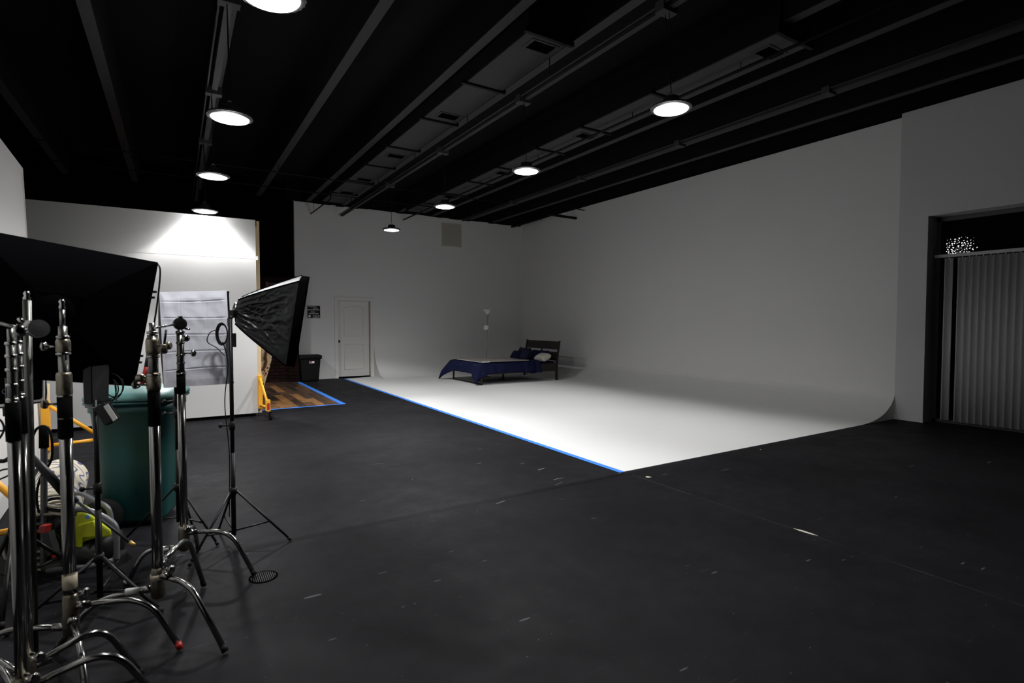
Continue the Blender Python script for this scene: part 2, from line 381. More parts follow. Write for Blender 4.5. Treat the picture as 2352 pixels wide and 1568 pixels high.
# door with casing
mb = MB()
for a, c in (((3.53, YB-.02, 0), (3.62, YB, 2.13)), ((4.48, YB-.02, 0), (4.57, YB, 2.13)), ((3.53, YB-.0205, 2.05), (4.57, YB, 2.13))): mb.box(a, c)
for a, c in (((3.60, YB-.012, 0), (3.622, YB+.12, 2.06)), ((4.478, YB-.012, 0), (4.50, YB+.12, 2.06)), ((3.6, YB-.012, 2.04), (4.5, YB+.12, 2.062))): mb.box(a, c)
DF = struct('door_1', mb, TRIMW, label='white moulded door casing beside the curved corner')
y0 = YB+.075
slab = MB().box((3.632, y0, .03), (4.462, y0+.035, 2.035)).build('door_panel', TRIMW, DF)
def ring_mould(x0, x1, z0, z1, arch):
    def top(x):
        t = (x-x0)/(x1-x0); return z1+arch*math.sin(math.pi*t)
    pts = [V((x0, y0-.003, z0)), V((x1, y0-.003, z0))]+[V((x1-(x1-x0)*k/12, y0-.003, top(x1-(x1-x0)*k/12))) for k in range(13)]
    return MB().tube(pts, .011, 6, closed=True)
ring_mould(3.80, 4.30, 1.10, 1.84, .055).build('panel_moulding', TRIMW, slab)
ring_mould(3.80, 4.30, .22, .88, 0).build('panel_moulding', TRIMW, slab)
MB().lathe((3.648, y0, .97), [(0, .03), (.02, .012), (.035, .012), (.045, .028), (.065, .03), (.075, .015)], 16, axis=V((0, -1, 0))).build('door_knob', BLKM, slab, label='black round knob')
MB().box((3.6, YB+.02, 0), (4.5, YB+.125, .02)).build('threshold', GAPB, DF)
struct('trim_2', MB().box((3.5, YB+.121, 0), (4.6, YB+.128, 2.3)), GAPB)

# window wall: recessed shop window with vertical blinds
WIN = struct('window_1', MB().box((GX-.01, -1.2, WT-.06), (GX+.06, WY, WT)).box((GX-.01, WY-.05, 0), (GX+.06, WY, WT)).box((GX-.01, -1.2, 0), (GX+.06, WY, .05)).box((GX-.01, 1.1, 0), (GX+.06, 1.16, WT)), FRAMEB, label='tall dark-framed shop window behind blinds')
MB().hexa([V(p) for p in ((GX+.02-.046, -1.2, .05), (GX+.02, WY-.04, .05), (GX+.03, WY-.04, .05), (GX+.03-.046, -1.2, .05), (GX+.02-.046, -1.2, WT-.06), (GX+.02, WY-.04, WT-.06), (GX+.03, WY-.04, WT-.06), (GX+.03-.046, -1.2, WT-.06))]).build('glass_pane', GLASS, WIN)
BL = thing('vertical_blind', 'pale grey vertical slat blind hanging in the tall window at the right', 'blind', (GX-.08, 1.8, 2.4))
MB().box((GX-.10, -1.2, 2.43), (GX-.05, WY-.015, 2.475)).build('head_rail', BLIND, BL)
mb = MB()
k = 0; y = WY-.06; SL = []
edges = []
while y > -1.1: edges.append(y); y -= .079
for i, ye in enumerate(edges[:45]):
    if i in (2,): continue
    def f(u, v, ye=ye):
        a = (u-.5)*2; return V((GX-.08+.014*(1-a*a)+.022*a, ye-.045+a*.0-(u-.5)*.089, .045+v*2.37))
    if i == 0: continue
    m_ = MB().grid(f, 6, 1); m_.build('blind_slat', BLIND, BL, solid=.0012)
    MB().box((GX-.082, ye-.05, 2.41), (GX-.074, ye-.04, 2.435)).build('slat_clip', BLIND, BL)
struct('wall_outside', MB().box((14, -6, -1), (14.1, 12, 6)), GAPB)
# ================================================================ CEILING THINGS
def light_nodes(ld):
    ld.use_nodes = True; n = ld.node_tree.nodes; l = ld.node_tree.links; e = n['Emission']
    tc = n.new('ShaderNodeTexCoord'); sp = n.new('ShaderNodeSeparateXYZ'); l.new(tc.outputs['Normal'], sp.inputs[0])
    ab = n.new('ShaderNodeMath'); ab.operation = 'ABSOLUTE'; l.new(sp.outputs[2], ab.inputs[0])
    cr = n.new('ShaderNodeFloatCurve'); c = cr.mapping.curves[0]
    pts = [(0, 0), (.08, .005), (.20, .015), (.30, .028), (.42, .12), (.53, .28), (.60, .93), (.66, 1.0), (.74, .76), (.85, .44), (1, .22)]
    c.points[0].location = pts[0]; c.points[1].location = pts[-1]
    for p in pts[1:-1]: c.points.new(*p)
    for p in c.points: p.handle_type = 'VECTOR'
    cr.mapping.update(); l.new(ab.outputs[0], cr.inputs['Value']); l.new(cr.outputs[0], e.inputs['Strength'])
ld = bpy.data.lights.new('high_bay_beam', 'SPOT'); ld.energy = LAMP_POWER; ld.color = (1.0, .997, .995); ld.spot_size = math.radians(178); ld.spot_blend = 0; ld.shadow_soft_size = .09
light_nodes(ld)
lg_ = bpy.data.lights.new('high_bay_glow', 'POINT'); lg_.energy = LAMP_POWER*.024; lg_.color = (1.0, .997, .995); lg_.shadow_soft_size = .10
def high_bay(x, y, z, cab, label, proto=[None]):
    if proto[0] is None:
        t = thing('high_bay_light', label, 'ceiling light', (x, y, z), 'round high bay lights')
        MB().lathe((x, y, z), [(0, .145), (-.004, .148), (.012, .17), (.022, .17), (.03, .15), (.045, .09), (.05, .07), (.10, .065), (.105, .03)], 36).build('housing', HOUS, t, label='black round housing with a finned rim')
        mb = MB(); mb.tube([(x+(.163+.006*(k % 2))*math.cos(2*math.pi*k/48), y+(.163+.006*(k % 2))*math.sin(2*math.pi*k/48), z+.012) for k in range(48)], .006, 5, closed=True)
        mb.build('toothed_rim', GREYP, t)
        MB().lathe((x, y, z-.006), [(0, .138), (.006, .143)], 36).build('lens', LENS, t, label='glowing white lens')
        mb = MB(); mb.tube([(x+.018*math.cos(a), y, z+.125+.018*math.sin(a)) for a in [2*math.pi*k/12 for k in range(12)]], .003, 6, closed=True)
        mb.build('hook', STEEL, t)
        lo = bpy.data.objects.new('lamp_beam', ld); COL.objects.link(lo); lo.parent = t; lo.location = (0, 0, -.02)
        lo = bpy.data.objects.new('lamp_glow', lg_); COL.objects.link(lo); lo.parent = t; lo.location = (0, 0, -.06); proto[0] = t
    else:
        t = dup(proto[0], (x, y, z), label)
    mb = MB(); sag = random.uniform(-.02, .02)
    mb.tube(spline([(x, y, z+.143), (x+.005, y+.02, z+.3), (x+sag, y+cab*.5, z+.6), (x, y+cab, 4.16)]), .004, 6)
    c = mb.build('power_cable', BLKP, None); c.parent = t; c.location = V(c.location)-V((x, y, z))
    return t
R1 = [(.44, 3.03, 3.13), (.41, 5.03, 3.14), (.40, 7.13, 3.14), (.40, 9.16, 3.09), (.40, 11.25, 3.12)]
R2 = [(3.60, 3.24, 3.28), (3.60, 5.47, 3.28), (3.60, 7.77, 3.27), (3.60, 10.22, 3.26)]
L1 = ['high bay light cut by the top edge of the picture', 'high bay light below the grey junction box, nearest fully seen on the left', 'high bay light of the left row, second from the white partition', 'high bay light grazing the top of the white partition', 'high bay light over the wood planks, behind the white partition']
L2 = ['largest high bay light over the white floor, nearest on the right', 'high bay light in the middle of the right row, before the pipe hangers', 'high bay light just above the wall vent, third of the right row', 'farthest high bay light, hanging against the white back wall']
for (p, s_) in zip(R1+R2, L1+L2): high_bay(*p, .04 if p[0] > 2 else .10, s_)

def rail(x, z, ys, label):
    t = thing('lighting_rail', label, 'rail', (x, 5, z))
    MB().box((x-.03, -4, z), (x+.03, 13.9, z+.04)).build('channel', STEM if x < 1 else RAILM, t)
    MB().tube([(x-.07, -4, z+.03), (x-.07, 13.9, z+.03)], .011, 8).build('conduit', RAILM, t)
    for y in ys:
        MB().box((x-.09, y-.05, z-.03), (x+.08, y+.05, z+.06)).build('junction_box', DUCT, t, bevel=.004)
    mb = MB()
    for y in range(-3, 14, 2): mb.tube([(x, y, z+.04), (x, y, 4.9)], .006, 6)
    mb.build('hanger_rods', BLKP, t)
rail(.43, 4.13, [3.13, 5.13, 7.23, 9.26, 11.35], 'black lighting rail over the left row of lamps')
rail(3.60, 4.13, [3.30, 5.53, 7.83, 10.28], 'black lighting rail over the right row of lamps')
rail(7.0, 4.35, [3.75, 6.1, 8.6, 11.2], 'black lighting rail nearest the right wall')
def duct(x0, x1, y0, ys, z, zt, vents, label):
    t = thing('air_duct', label, 'air duct', ((x0+x1)/2, ys[0], z))
    MB().box((x0, y0, z+.012), (x1, ys[-1], zt)).build('duct_body', DECK, t)
    for i, (a, c) in enumerate(zip(ys, ys[1:])):
        MB().box((x0+.01, a+.035, z), (x1-.01, c-.035, z+.014)).build('duct_panel', DUCT, t)
        MB().box((x0-.05, a-.02, z-.02), (x1+.05, a+.02, z+.03)).build('hanger_bar', BLKP, t)
        if i in vents:
            vy = vents[i]; vx = (x0+x1)/2+.03; fr = MB().box((vx-.17, vy-.11, z-.008), (vx+.17, vy+.11, z+.002)).build('grille', DUCT, t)
            mb = MB()
            for k in range(9): mb.box((vx-.13, vy-.078+k*.0175, z-.014), (vx+.13, vy-.068+k*.0175, z-.008))
            mb.build('grille_slats', GAPB, fr)
            MB().box((vx-.135, vy-.085, z-.0085), (vx+.135, vy+.085, z-.0078)).build('grille_opening', GAPB, fr)
duct(3.04, 3.55, 4.58, [4.58, 5.96, 7.30, 8.75, 9.98, 11.28, 12.5, 13.6], 4.38, 4.9, {0: 4.78, 1: 7.05, 3: 9.2, 4: 11.05, 5: 12.35}, 'wide ceiling duct of dark panels with grilles, left of the right lamp row')
duct(5.22, 5.76, 3.3, [3.3, 5.0, 6.42, 7.6, 8.9, 10.1, 11.3, 12.5, 13.7], 4.40, 4.9, {0: 3.6, 2: 6.7, 4: 9.2, 6: 11.6}, 'ceiling duct of dark panels above the white floor, beside the long pipe')
def pipe(pts, r, label, hang=(), name='sprinkler_pipe'):
    t = thing(name, label, 'pipe', V(pts[0]))
    MB().tube(pts, r, 10).build('pipe_run', BLKP, t)
    for (x, y, z0, z1) in hang:
        MB().tube([(x, y, z0), (x, y, z1)], .005, 6).build('hanger', BLKP, t)
    return t
pipe([(5.45, -2, 4.31), (5.43, 9.0, 4.31), (5.42, YB-.02, 4.31)], .018, 'long thin pipe running to the back wall over the white floor', [(5.45, y, 4.31, 4.41) for y in (3.9, 5.6, 7.9, 9.6, 11.8, 13.2)])
pipe([(3.03, 12.6, 4.37), (3.02, 12.6, 4.24), (2.97, YB-.02, 4.22)], .016, 'short pipe reaching the back wall near its left edge', [(3.0, 14.25, 4.24, 4.55)])
pipe([(-6, 11.42, 4.38), (7.3, 11.42, 4.38)], .012, 'thin black rod crossing below the beams, nearer one', [(x_, 11.42, 4.38, 4.56) for x_ in (-3.05, -.69, 1.76, 2.90, 5.34, 6.33)])
pipe([(-6, 12.75, 4.38), (5.7, 12.75, 4.38)], .012, 'thin black rod crossing below the beams, farther one')
pipe([(8.85, 14.25, 4.41), (8.82, 12.6, 4.41)], .035, 'thick short black pipe in the far corner under the ceiling', [(8.85, 14.2, 4.41, 5.02)])
pipe([(8.4, 11.7, 4.32), (XR-.02, 11.7, 4.31)], .035, 'thick black pipe entering the right wall near the far corner', [(8.8, 11.7, 4.32, 5.02)])
pipe([(8.6, 11.35, 4.5), (XR-.02, 11.35, 4.46)], .012, 'thin black pipe entering the right wall beside a thicker one')
# wall vent
t = thing('wall_vent', 'square beige return air grille high on the back wall', 'vent', (6.9, YB, 3.70))
MB().box((6.58, YB-.015, 3.68), (7.22, YB, 4.34)).build('vent_frame', VENT, t)
mb = MB()
for k in range(22): mb.box((6.64, YB-.022, 3.735+k*.0255), (7.16, YB-.013, 3.75+k*.0255))
mb.build('vent_louvres', VENT, t)

# ================================================================ ROLLING WALLS
def outrigger(base, ox, name_par, k=1.0):
    """yellow caster bracket clamped on a flat's end; base: foot of the stud, ox: horizontal unit vector the arm points along"""
    up = V((0, 0, 1)); sd = ox.cross(up)
    o = MB().obox(base+up*.38, ox*.035, sd*.03, up*.26).build('outrigger_post', YEL, name_par, label='yellow steel outrigger post')
    MB().tube([base+up*.60+ox*.02, base+ox*.40*k+up*.27], .019, 10).build('outrigger_brace', YEL, name_par)
    MB().tube([base+up*.17+ox*.02, base+ox*.42*k+up*.19], .019, 10).build('outrigger_arm', YEL, name_par)
    MB().obox(base+ox*.44*k+up*.22, ox*.03, sd*.03, up*.085).build('caster_bracket', YEL, name_par, bevel=.003)
    MB().obox(base+ox*(.44*k+.032)+up*.205, ox*.003, sd*.018, up*.05).build('warning_sticker', REDM, name_par)
    MB().tube([base+up*.5-sd*.06, base+up*.5-sd*.03], .02, 10).build('clamp_knob', BLK, name_par)
    wc = base+ox*.46*k+up*.0635+RGT*.03
    f = MB().obox(wc+up*.068, ox*.05, sd*.04, up*.004).obox(wc+up*.03+sd*.022, ox*.018, sd*.002, up*.04).obox(wc+up*.03-sd*.022, ox*.018, sd*.002, up*.04).build('caster_fork', STEEL, name_par)
    MB().lathe(wc-sd*.016, [(0, .05), (.004, .0625), (.028, .0625), (.032, .05)], 24, axis=sd).build('caster_wheel', RUB, name_par)
PY = 9.30
A = V((1.085, PY, 0))
t = thing('partition_wall', 'tall white rolling partition lit by a lamp, standing before the brick corner', 'partition', (-.6, PY, 0))
MB().box((-2.6, PY, .05), (1.085, PY+.015, 3.06)).build('face_board', FLATW, t, label='white painted board with a taped seam')
MB().box((1.06, PY+.015, .05), (1.14, PY+.10, 3.05)).box((-2.6, PY+.015, .05), (-2.5, PY+.10, 3.05)).box((-2.6, PY+.015, 2.96), (1.1, PY+.10, 3.05)).box((-2.6, PY+.015, .05), (1.1, PY+.10, .13)).build('stud_frame', STUD, t, label='bare pine studs')
MB().box((-2.6, PY+.02, .002), (1.05, PY+.09, .05)).build('gap_shade_strip', GAPB, t)  # black strip standing in for the shade under the raised flat
MB().box((-.6, PY-.0009, 2.455), (1.08, PY, 2.50)).build('seam_tape', FLATW, t)
MB().box((1.085, PY-.004, 2.44), (1.115, PY+.1, 2.50)).build('corner_tape', FLATW, t)
outrigger(V((1.112, PY-.01, 0)), V((.12, -.993, 0)), t)
# left flat, seen steeply
PA, PB = V((-1.215, 7.42, 0)), V((-1.035, 3.6, 0)); dd = (PB-PA).normalized(); PC = PA+dd*7.5; nn = V((dd.y, -dd.x, 0)); nn = nn if nn.x > 0 else -nn
t = thing('partition_wall', 'white rolling partition running along the left edge behind the light stands', 'partition', (PA+PC)/2)
lean = V((-.085, 0, 0))
def lp(p, z): return V((p.x, p.y, z))+lean*(z/3.1)
MB().hexa([lp(PA, .03), lp(PC, .03), lp(PC-nn*.015, .03), lp(PA-nn*.015, .03), lp(PA, 3.05), lp(PC, 3.05), lp(PC-nn*.015, 3.05), lp(PA-nn*.015, 3.05)]).build('face_board', FLATW, t)
MB().hexa([lp(PA-dd*.002, .03), lp(PA+dd*.09, .03), lp(PA+dd*.09-nn*.04, .03), lp(PA-nn*.04, .03), lp(PA-dd*.002, 3.0), lp(PA+dd*.09, 3.0), lp(PA+dd*.09-nn*.04, 3.0), lp(PA-nn*.04, 3.0)]).build('end_stud', STUD, t)
b_ = PA-dd*.04
MB().obox(b_+V((.03, 0, .42)), V((.035, 0, 0)), V((0, .04, 0)), V((0, 0, .40))).build('end_post', STUD, t, label='pale pine post')
outrigger(b_+V((.04, -.045, 0)), V((1, -.05, 0)).normalized(), t)
outrigger(PA+dd*2.95+V((.03, 0, 0)), V((1, -.05, 0)).normalized(), t, .62)

# brick and plank backdrop set
mb = MB(); mb.box((-3, 14.28, 0), (2.30, 14.33, 2.58)); mb.hexa([V(p) for p in ((2.30, 14.28, 0), (2.52, 13.95, 0), (2.56, 13.98, 0), (2.34, 14.33, 0), (2.30, 14.28, 2.58), (2.52, 13.95, 2.58), (2.56, 13.98, 2.58), (2.34, 14.33, 2.58))])
tag(mb.build('brick_backdrop', BRICK), 'dark red brick backdrop wall in the gap behind the white partition', 'backdrop')
tag(MB().box((-3, 9.86, 0), (2.50, 14.25, .006)).build('plank_flooring', PLANK), 'brown wood plank flooring sheet edged with blue tape', 'flooring')
tag(MB().hexa([V(p) for p in ((2.49, 9.80, .006), (2.585, 9.80, .006), (2.585, 14.2, .006), (2.49, 14.2, .006), (2.49, 9.80, .0075), (2.585, 9.80, .0075), (2.585, 14.2, .0075), (2.49, 14.2, .0075))]).build('masking_tape', BLUE), 'wide blue tape along the right side of the wood planks', 'tape')
tag(MB().box((1.2, 9.80, .006), (2.49, 9.87, .0075)).build('masking_tape', BLUE), 'thin blue tape along the front edge of the wood planks', 'tape')
tag(MB().box((CX0-.06, CY0-.01, .0042), (CX0+.005, 14.2, .0056)).build('masking_tape', BLUE), 'long blue tape dividing the black floor from the white cove floor', 'tape')
t = thing('wall_bracket', 'small orange wooden bracket on the dark brick backdrop', 'bracket', (1.9, 14.27, 2.25))
MB().box((1.87, 14.24, 2.2), (1.93, 14.28, 2.45)).build('upright', mat('orange_wood', (.12, .04, .02), .7), t)
MB().box((1.93, 14.2, 2.38), (2.25, 14.28, 2.42)).build('shelf_plate', BEDW, t)

# carved sofa, its back seen edge on, leaning
def on_y(px, py, yy):
    r = FWD + RGT*((px-1176)/FPX) - UPV*((py-784)/FPX); return CAMP + r*(yy/r.y)
SY = 10.6
prof_out = [(613, 797), (619, 799), (623, 803), (627, 808), (624, 825), (619, 845), (613, 865), (607, 888), (601, 886), (597, 884), (597, 846), (602, 842), (606, 832), (604, 815), (606, 804)]
t = thing('carved_sofa', 'ornate cream and red floral sofa end with carved dark wood on the planks', 'sofa', on_y(600, 905, SY))
pts = [on_y(a, b2, SY) for a, b2 in prof_out]
MB().prism(pts, (0, .9, 0)).build('upholstered_back', FLORAL, t, bevel=.012)
MB().tube(spline([on_y(a, b2, SY-.01) for a, b2 in ((619, 799), (613, 806), (610, 818), (611, 832), (607, 844), (600, 850), (597, 853))]), .022, 8).build('carved_rail', WOODR, t, label='glossy carved dark red wood rail')
b0 = on_y(600, 888, SY)
MB().box((b0.x-1.2, SY, .12), (b0.x+.04, SY+.9, .42)).build('seat_base', FLORAL, t, bevel=.02)
for (xx, yy) in ((b0.x-.02, SY+.05), (b0.x-.02, SY+.82), (b0.x-1.12, SY+.05), (b0.x-1.12, SY+.82)):
    MB().lathe((xx, yy, .006), [(0, .02), (.05, .03), (.125, .035)], 12).build('leg', WOODR, t)

# trash can by the door
t = thing('trash_can', 'black plastic trash can with a small label against the back wall', 'trash can', (2.82, 14.1, 0))
mb = MB(); mb.hexa([V(p) for p in ((2.62, 13.98, .01), (3.02, 13.98, .01), (3.02, 14.24, .01), (2.62, 14.24, .01), (2.575, 13.94, .57), (3.065, 13.94, .57), (3.065, 14.28, .57), (2.575, 14.28, .57))])
mb.build('bin_body', mat('bin_black', (.004, .004, .0042), .7, spec=.15, bump=.5, bscale=50), t, bevel=.03)
MB().box((2.545, 13.91, .56), (3.095, 14.31, .66)).build('bin_rim', MATS['bin_black'], t, bevel=.03)
MB().box((2.79, 13.925, .46), (2.905, 13.9495, .51)).build('label_plate', TAPEW, t)
MB().box((2.795, 13.9235, .475), (2.85, 13.926, .507)).build('label_print', REDM, t)

def text_mesh(s, size, org, ux, uz, m, name, parent, depth=.002, center=False, bold=0):
    cu = bpy.data.curves.new('txt', 'FONT'); cu.body = s; cu.size = size; cu.extrude = depth; cu.offset = bold
    if center: cu.align_x = 'CENTER'
    o = bpy.data.objects.new('txt', cu); COL.objects.link(o)
    dg = bpy.context.evaluated_depsgraph_get(); me = bpy.data.meshes.new_from_object(o.evaluated_get(dg)); bpy.data.objects.remove(o)
    n_ = ux.cross(uz)
    off = wloc(parent)
    for v in me.vertices: v.co = V(org)+ux*v.co.x+uz*v.co.y+n_*v.co.z-off
    me.materials.clear(); me.materials.append(m)
    ob = bpy.data.objects.new(name, me); COL.objects.link(ob); ob.parent = parent; return ob
t = thing('letter_board', 'square black letter board with white lettering beside the door', 'sign', (3.0, YB, 1.55))
MB().box((2.83, YB-.02, 1.555), (3.19, YB, 1.915)).build('board_frame', TRIMW, t)
MB().box((2.852, YB-.022, 1.577), (3.168, YB-.019, 1.893)).build('felt_panel', SIGNF, t)
ux, uz = V((1, 0, 0)), V((0, 0, 1))
for s_, sz, x_, z_ in (('FOLLOW US', .037, 2.865, 1.855), ('ON IG :', .037, 2.99, 1.815), ('BONZYTESTUDIOS', .034, 2.857, 1.775), ('-WITH-', .036, 2.925, 1.72), ('DREAMTEAMER', .035, 2.885, 1.68), ('[ TAG US ]', .036, 2.985, 1.625), ('BONZYTE', .035, 2.99, 1.588)):
    text_mesh(s_, sz, (x_, YB-.0235, z_), ux, uz, SIGNL, 'lettering', t, .0008, bold=.0004)
MB().lathe((2.905, YB-.022, 1.625), [(0, .030), (.002, .030)], 20, axis=V((0, -1, 0))).build('round_emblem', SIGNL, t)
MB().box((2.882, YB-.026, 1.618), (2.928, YB-.0245, 1.630)).build('emblem_bar', SIGNF, t)

# ================================================================ BED AND FLOOR LAMP
BX0, BX1, BY0, BY1 = 6.06, 8.22, 11.08, 12.60
t = thing('bed', 'low double bed with a dark slatted headboard, navy bedding, alone on the white floor', 'bed', (7.1, 11.85, .005))
MB().box((BX0+.02, BY0, .24), (BX1, BY0+.03, .44)).build('side_rail', BEDW, t)
MB().box((BX0+.02, BY1-.03, .24), (BX1, BY1, .44)).build('side_rail', BEDW, t)
MB().tube([(BX0, BY0+.02, .02), (BX0, BY1-.02, .02)], .017, 8).tube([(BX0, BY0+.02, .30), (BX0, BY1-.02, .30)], .014, 8).build('foot_bar', BLKM, t)
for yy in (BY0+.015, BY1-.015):
    MB().box((BX0-.015, yy-.02, .004), (BX0+.015, yy+.02, .36)).build('leg', BEDW, t)
    MB().hexa([V(p) for p in ((BX1-.005, yy-.022, .004), (BX1+.04, yy-.022, .004), (BX1+.04, yy+.022, .004), (BX1-.005, yy+.022, .004), (BX1+.0, yy-.022, .45), (BX1+.045, yy-.022, .45), (BX1+.045, yy+.022, .45), (BX1+.0, yy+.022, .45))]).hexa([V(p) for p in ((BX1+.0, yy-.022, .45), (BX1+.045, yy-.022, .45), (BX1+.045, yy+.022, .45), (BX1+.0, yy+.022, .45), (BX1+.10, yy-.022, 1.0), (BX1+.13, yy-.022, 1.0), (BX1+.13, yy+.022, 1.0), (BX1+.10, yy+.022, 1.0))]).build('leg', BEDW, t)
def hb(z): return BX1+.012+(z-.45)*.185
for z0, z1 in ((.78, .985), (.50, .715)):
    MB().hexa([V(p) for p in ((hb(z0), BY0+.03, z0), (hb(z0)+.02, BY0+.03, z0), (hb(z0)+.02, BY1-.03, z0), (hb(z0), BY1-.03, z0), (hb(z1), BY0+.03, z1), (hb(z1)+.02, BY0+.03, z1), (hb(z1)+.02, BY1-.03, z1), (hb(z1), BY1-.03, z1))]).build('headboard_slat', BEDW, t)
ym = (BY0+BY1)/2
MB().hexa([V(p) for p in ((hb(.5), ym-.025, .5), (hb(.5)+.02, ym-.025, .5), (hb(.5)+.02, ym+.025, .5), (hb(.5), ym+.025, .5), (hb(.98), ym-.025, .98), (hb(.98)+.02, ym-.025, .98), (hb(.98)+.02, ym+.025, .98), (hb(.98), ym+.025, .98))]).build('headboard_post', BEDW, t)
for xx in (7.1,): MB().box((xx-.02, ym-.02, .005), (xx+.02, ym+.02, .25)).build('leg', BEDW, t)
MB().box((BX0+.05, BY0+.04, .25), (BX1-.02, BY1-.04, .46)).build('mattress', NAVY, t, bevel=.06)
# comforter: draped sheet over the foot two thirds
def duvet(u, v):
    W = BY1-BY0; x1 = 7.55
    s_ = -.26+u*(W+.52)                    # across the bed, s<0 hangs on the near side
    q_ = -.40+v*(x1-BX0+.40)               # along the bed, q<0 hangs over the foot
    sc = min(max(s_, 0), W)
    x = BX0+max(q_, 0); y = BY0+sc; d1 = d2 = 0
    far = min(1, max(0, (s_-W+.45)/.45)); near = math.exp(-(max(s_, 0)/.16)**2)
    if q_ < 0:
        k = -q_/.40; d1 = k*(.25+.17*near+.24*far*far); x = BX0-.05-.05*k*near-.08*k-.15*far*min(1, k*1.7)
        y += .22*far*k; x += .018*math.sin(s_*24+1.5*math.sin(s_*6))*k
    if s_ < 0:
        k = -s_/.26; d2 = k*(.24+.10*math.exp(-max(q_, 0)/.12)); y = BY0-.035-.02*k-.012*math.sin(x*19+2*math.sin(x*5))*k
    if s_ > W: k = (s_-W)/.26; d2 = k*.3; y += .03+.04*k
    z = .515-max(d1, d2)-.15*min(d1, d2)
    if q_ >= 0 and 0 <= s_ <= W: z += .012*math.sin(6*x+4*y)*math.sin(5*y)+.010*noise.noise(V((x*4, y*4, 2)))
    return V((x, y, max(z, .03)))
MB().grid(duvet, 56, 60).build('comforter', NAVY, t, solid=.03, label='navy comforter hanging over the foot and near side')
mb = MB(); mb.tube([V((BX0-.035-.03*abs(math.sin(k*.32)), BY0+.02+k*.055, .49+.012*math.sin(k))) for k in range(27)], .006, 5)
mb.tube([V((BX0-.065-.02*math.sin(k*.5), BY0+.02+k*.055, .455+.012*math.sin(k*.7))) for k in range(27)], .006, 5).build('comforter_piping', PIPING, t)
def flap(u, v):
    x = 7.16+u*.48+.08*v; y = BY0+.35-min(v, .5)*.9-.0; z = .505+.012*math.sin(u*9)
    if v > .42: y = BY0-.05-.02*math.sin(u*8); z -= (v-.42)*.50
    return V((x, y, z+.01))
MB().grid(flap, 16, 20).build('folded_sheet', NAVY, t, solid=.018)
def top_sheet(u, v): return V((7.3+u*.9, BY0+.06+v*1.4, .475+.02*math.sin(u*5+v*3)+.012*math.sin(v*11)))
MB().grid(top_sheet, 14, 20).build('top_sheet', NAVY, t, solid=.03)
def cushion(name, c, ax, ay, az, m, label, par=None):
    ax, ay, az = V(ax), V(ay), V(az); c = V(c)
    def f(sg):
        def g_(u, v):
            a = 2*u-1; b2 = 2*v-1; pin = 1-.10*(a*a*(1-b2*b2)+b2*b2*(1-a*a)); e = ((1-a**4)*(1-b2**4))**.5
            w_ = .02*noise.noise(V((a*2+c.x, b2*2, sg)))
            return c+ax*a*pin*(1-.06*(1-b2*b2)*0)+ay*b2*pin+az*(sg*(.95*e)+w_*e*6*.2)
        return g_
    mb = MB(); mb.grid(f(1), 14, 14); mb.grid(f(-1), 14, 14); bmesh.ops.remove_doubles(mb.b, verts=mb.b.verts, dist=.0015)
    return tag(mb.build(name, m), label, 'pillow', 'pillows on the bed')
UPZ = V((0, 0, 1))
cushion('pillow', (8.07, 11.62, .60), (.07, 0, .15), (0, .36, 0), (-.09, 0, .04), NAVY, 'wide navy pillow leaning on the headboard, behind the cream cushion')
cushion('pillow', (7.93, 12.18, .63), (.09, 0, .17), (0, .27, 0), (-.08, 0, .04), NAVYD, 'darkest navy square pillow standing tallest, at the far side of the headboard')
cushion('pillow', (7.74, 12.22, .585), (.10, .02, .12), (.03, .25, 0), (-.08, 0, .055), NAVY, 'navy pillow lying foremost on the far side of the bed')
cushion('pillow', (7.80, 11.92, .60), (.08, -.01, .13), (-.02, .17, 0), (-.06, 0, .04), NAVYD, 'small dark navy pillow leaning between the two far pillows')
cushion('pillow', (7.93, 11.27, .59), (.13, .0, .055), (0, .235, 0), (-.03, 0, .085), CREAM, 'cream cushion with a fine pattern on the near side of the bed')
t2 = thing('pale_board', 'flat pale glossy board lying on the comforter at the foot of the bed', 'board', (6.7, 11.8, .54))
bp = [(6.04, 11.03), (7.33, 11.0), (7.36, 12.3), (6.01, 12.30)]
MB().hexa([V((a, b2, .543)) for a, b2 in bp]+[V((a, b2, .556)) for a, b2 in bp]).build('board_sheet', BOARD, t2)
MB().box((6.03, 11.015, .541), (6.24, 11.034, .558)).build('corner_protector', TAPEW, t2)
MB().box((6.0, 11.04, .542), (6.022, 12.28, .5575)).build('edge_strip', BOARDE, t2)

lx, ly = 7.09, 12.72
t = thing('floor_lamp', 'slim floor lamp with an upturned white bowl and a side reading light', 'lamp', (lx, ly, .005))
MB().lathe((lx, ly, .006), [(0, .12), (.012, .12), (.025, .03), (.04, .014)], 24).build('base', LAMPS, t)
MB().tube([(lx, ly, .03), (lx+.03, ly, .9), (lx+.05, ly, 1.68)], .009, 8).build('pole', LAMPS, t)
c = V((lx+.05, ly, 1.62))
MB().lathe(c, [(0, .018), (.05, .03), (.075, .045)], 20).build('shade_holder', LAMPS, t)
MB().lathe(c+V((0, 0, .07)), [(0, .05), (.05, .065), (.10, .10), (.125, .13), (.12, .125), (.05, .055)], 24, capt=False).build('lamp_shade', LAMPW, t, label='upturned white bowl shade')
c2 = V((lx+.0, ly-.05, 1.33))
MB().tube([(lx+.045, ly, 1.28), (lx+.02, ly-.02, 1.29), c2], .007, 6).build('reading_arm', LAMPS, t)
MB().lathe(c2+V((-.01, .03, 0)), [(0, .02), (.03, .035), (.07, .07), (.068, .06), (.04, .03)], 20, axis=V((-.5, -.85, .1))).build('reading_shade', LAMPW, t)

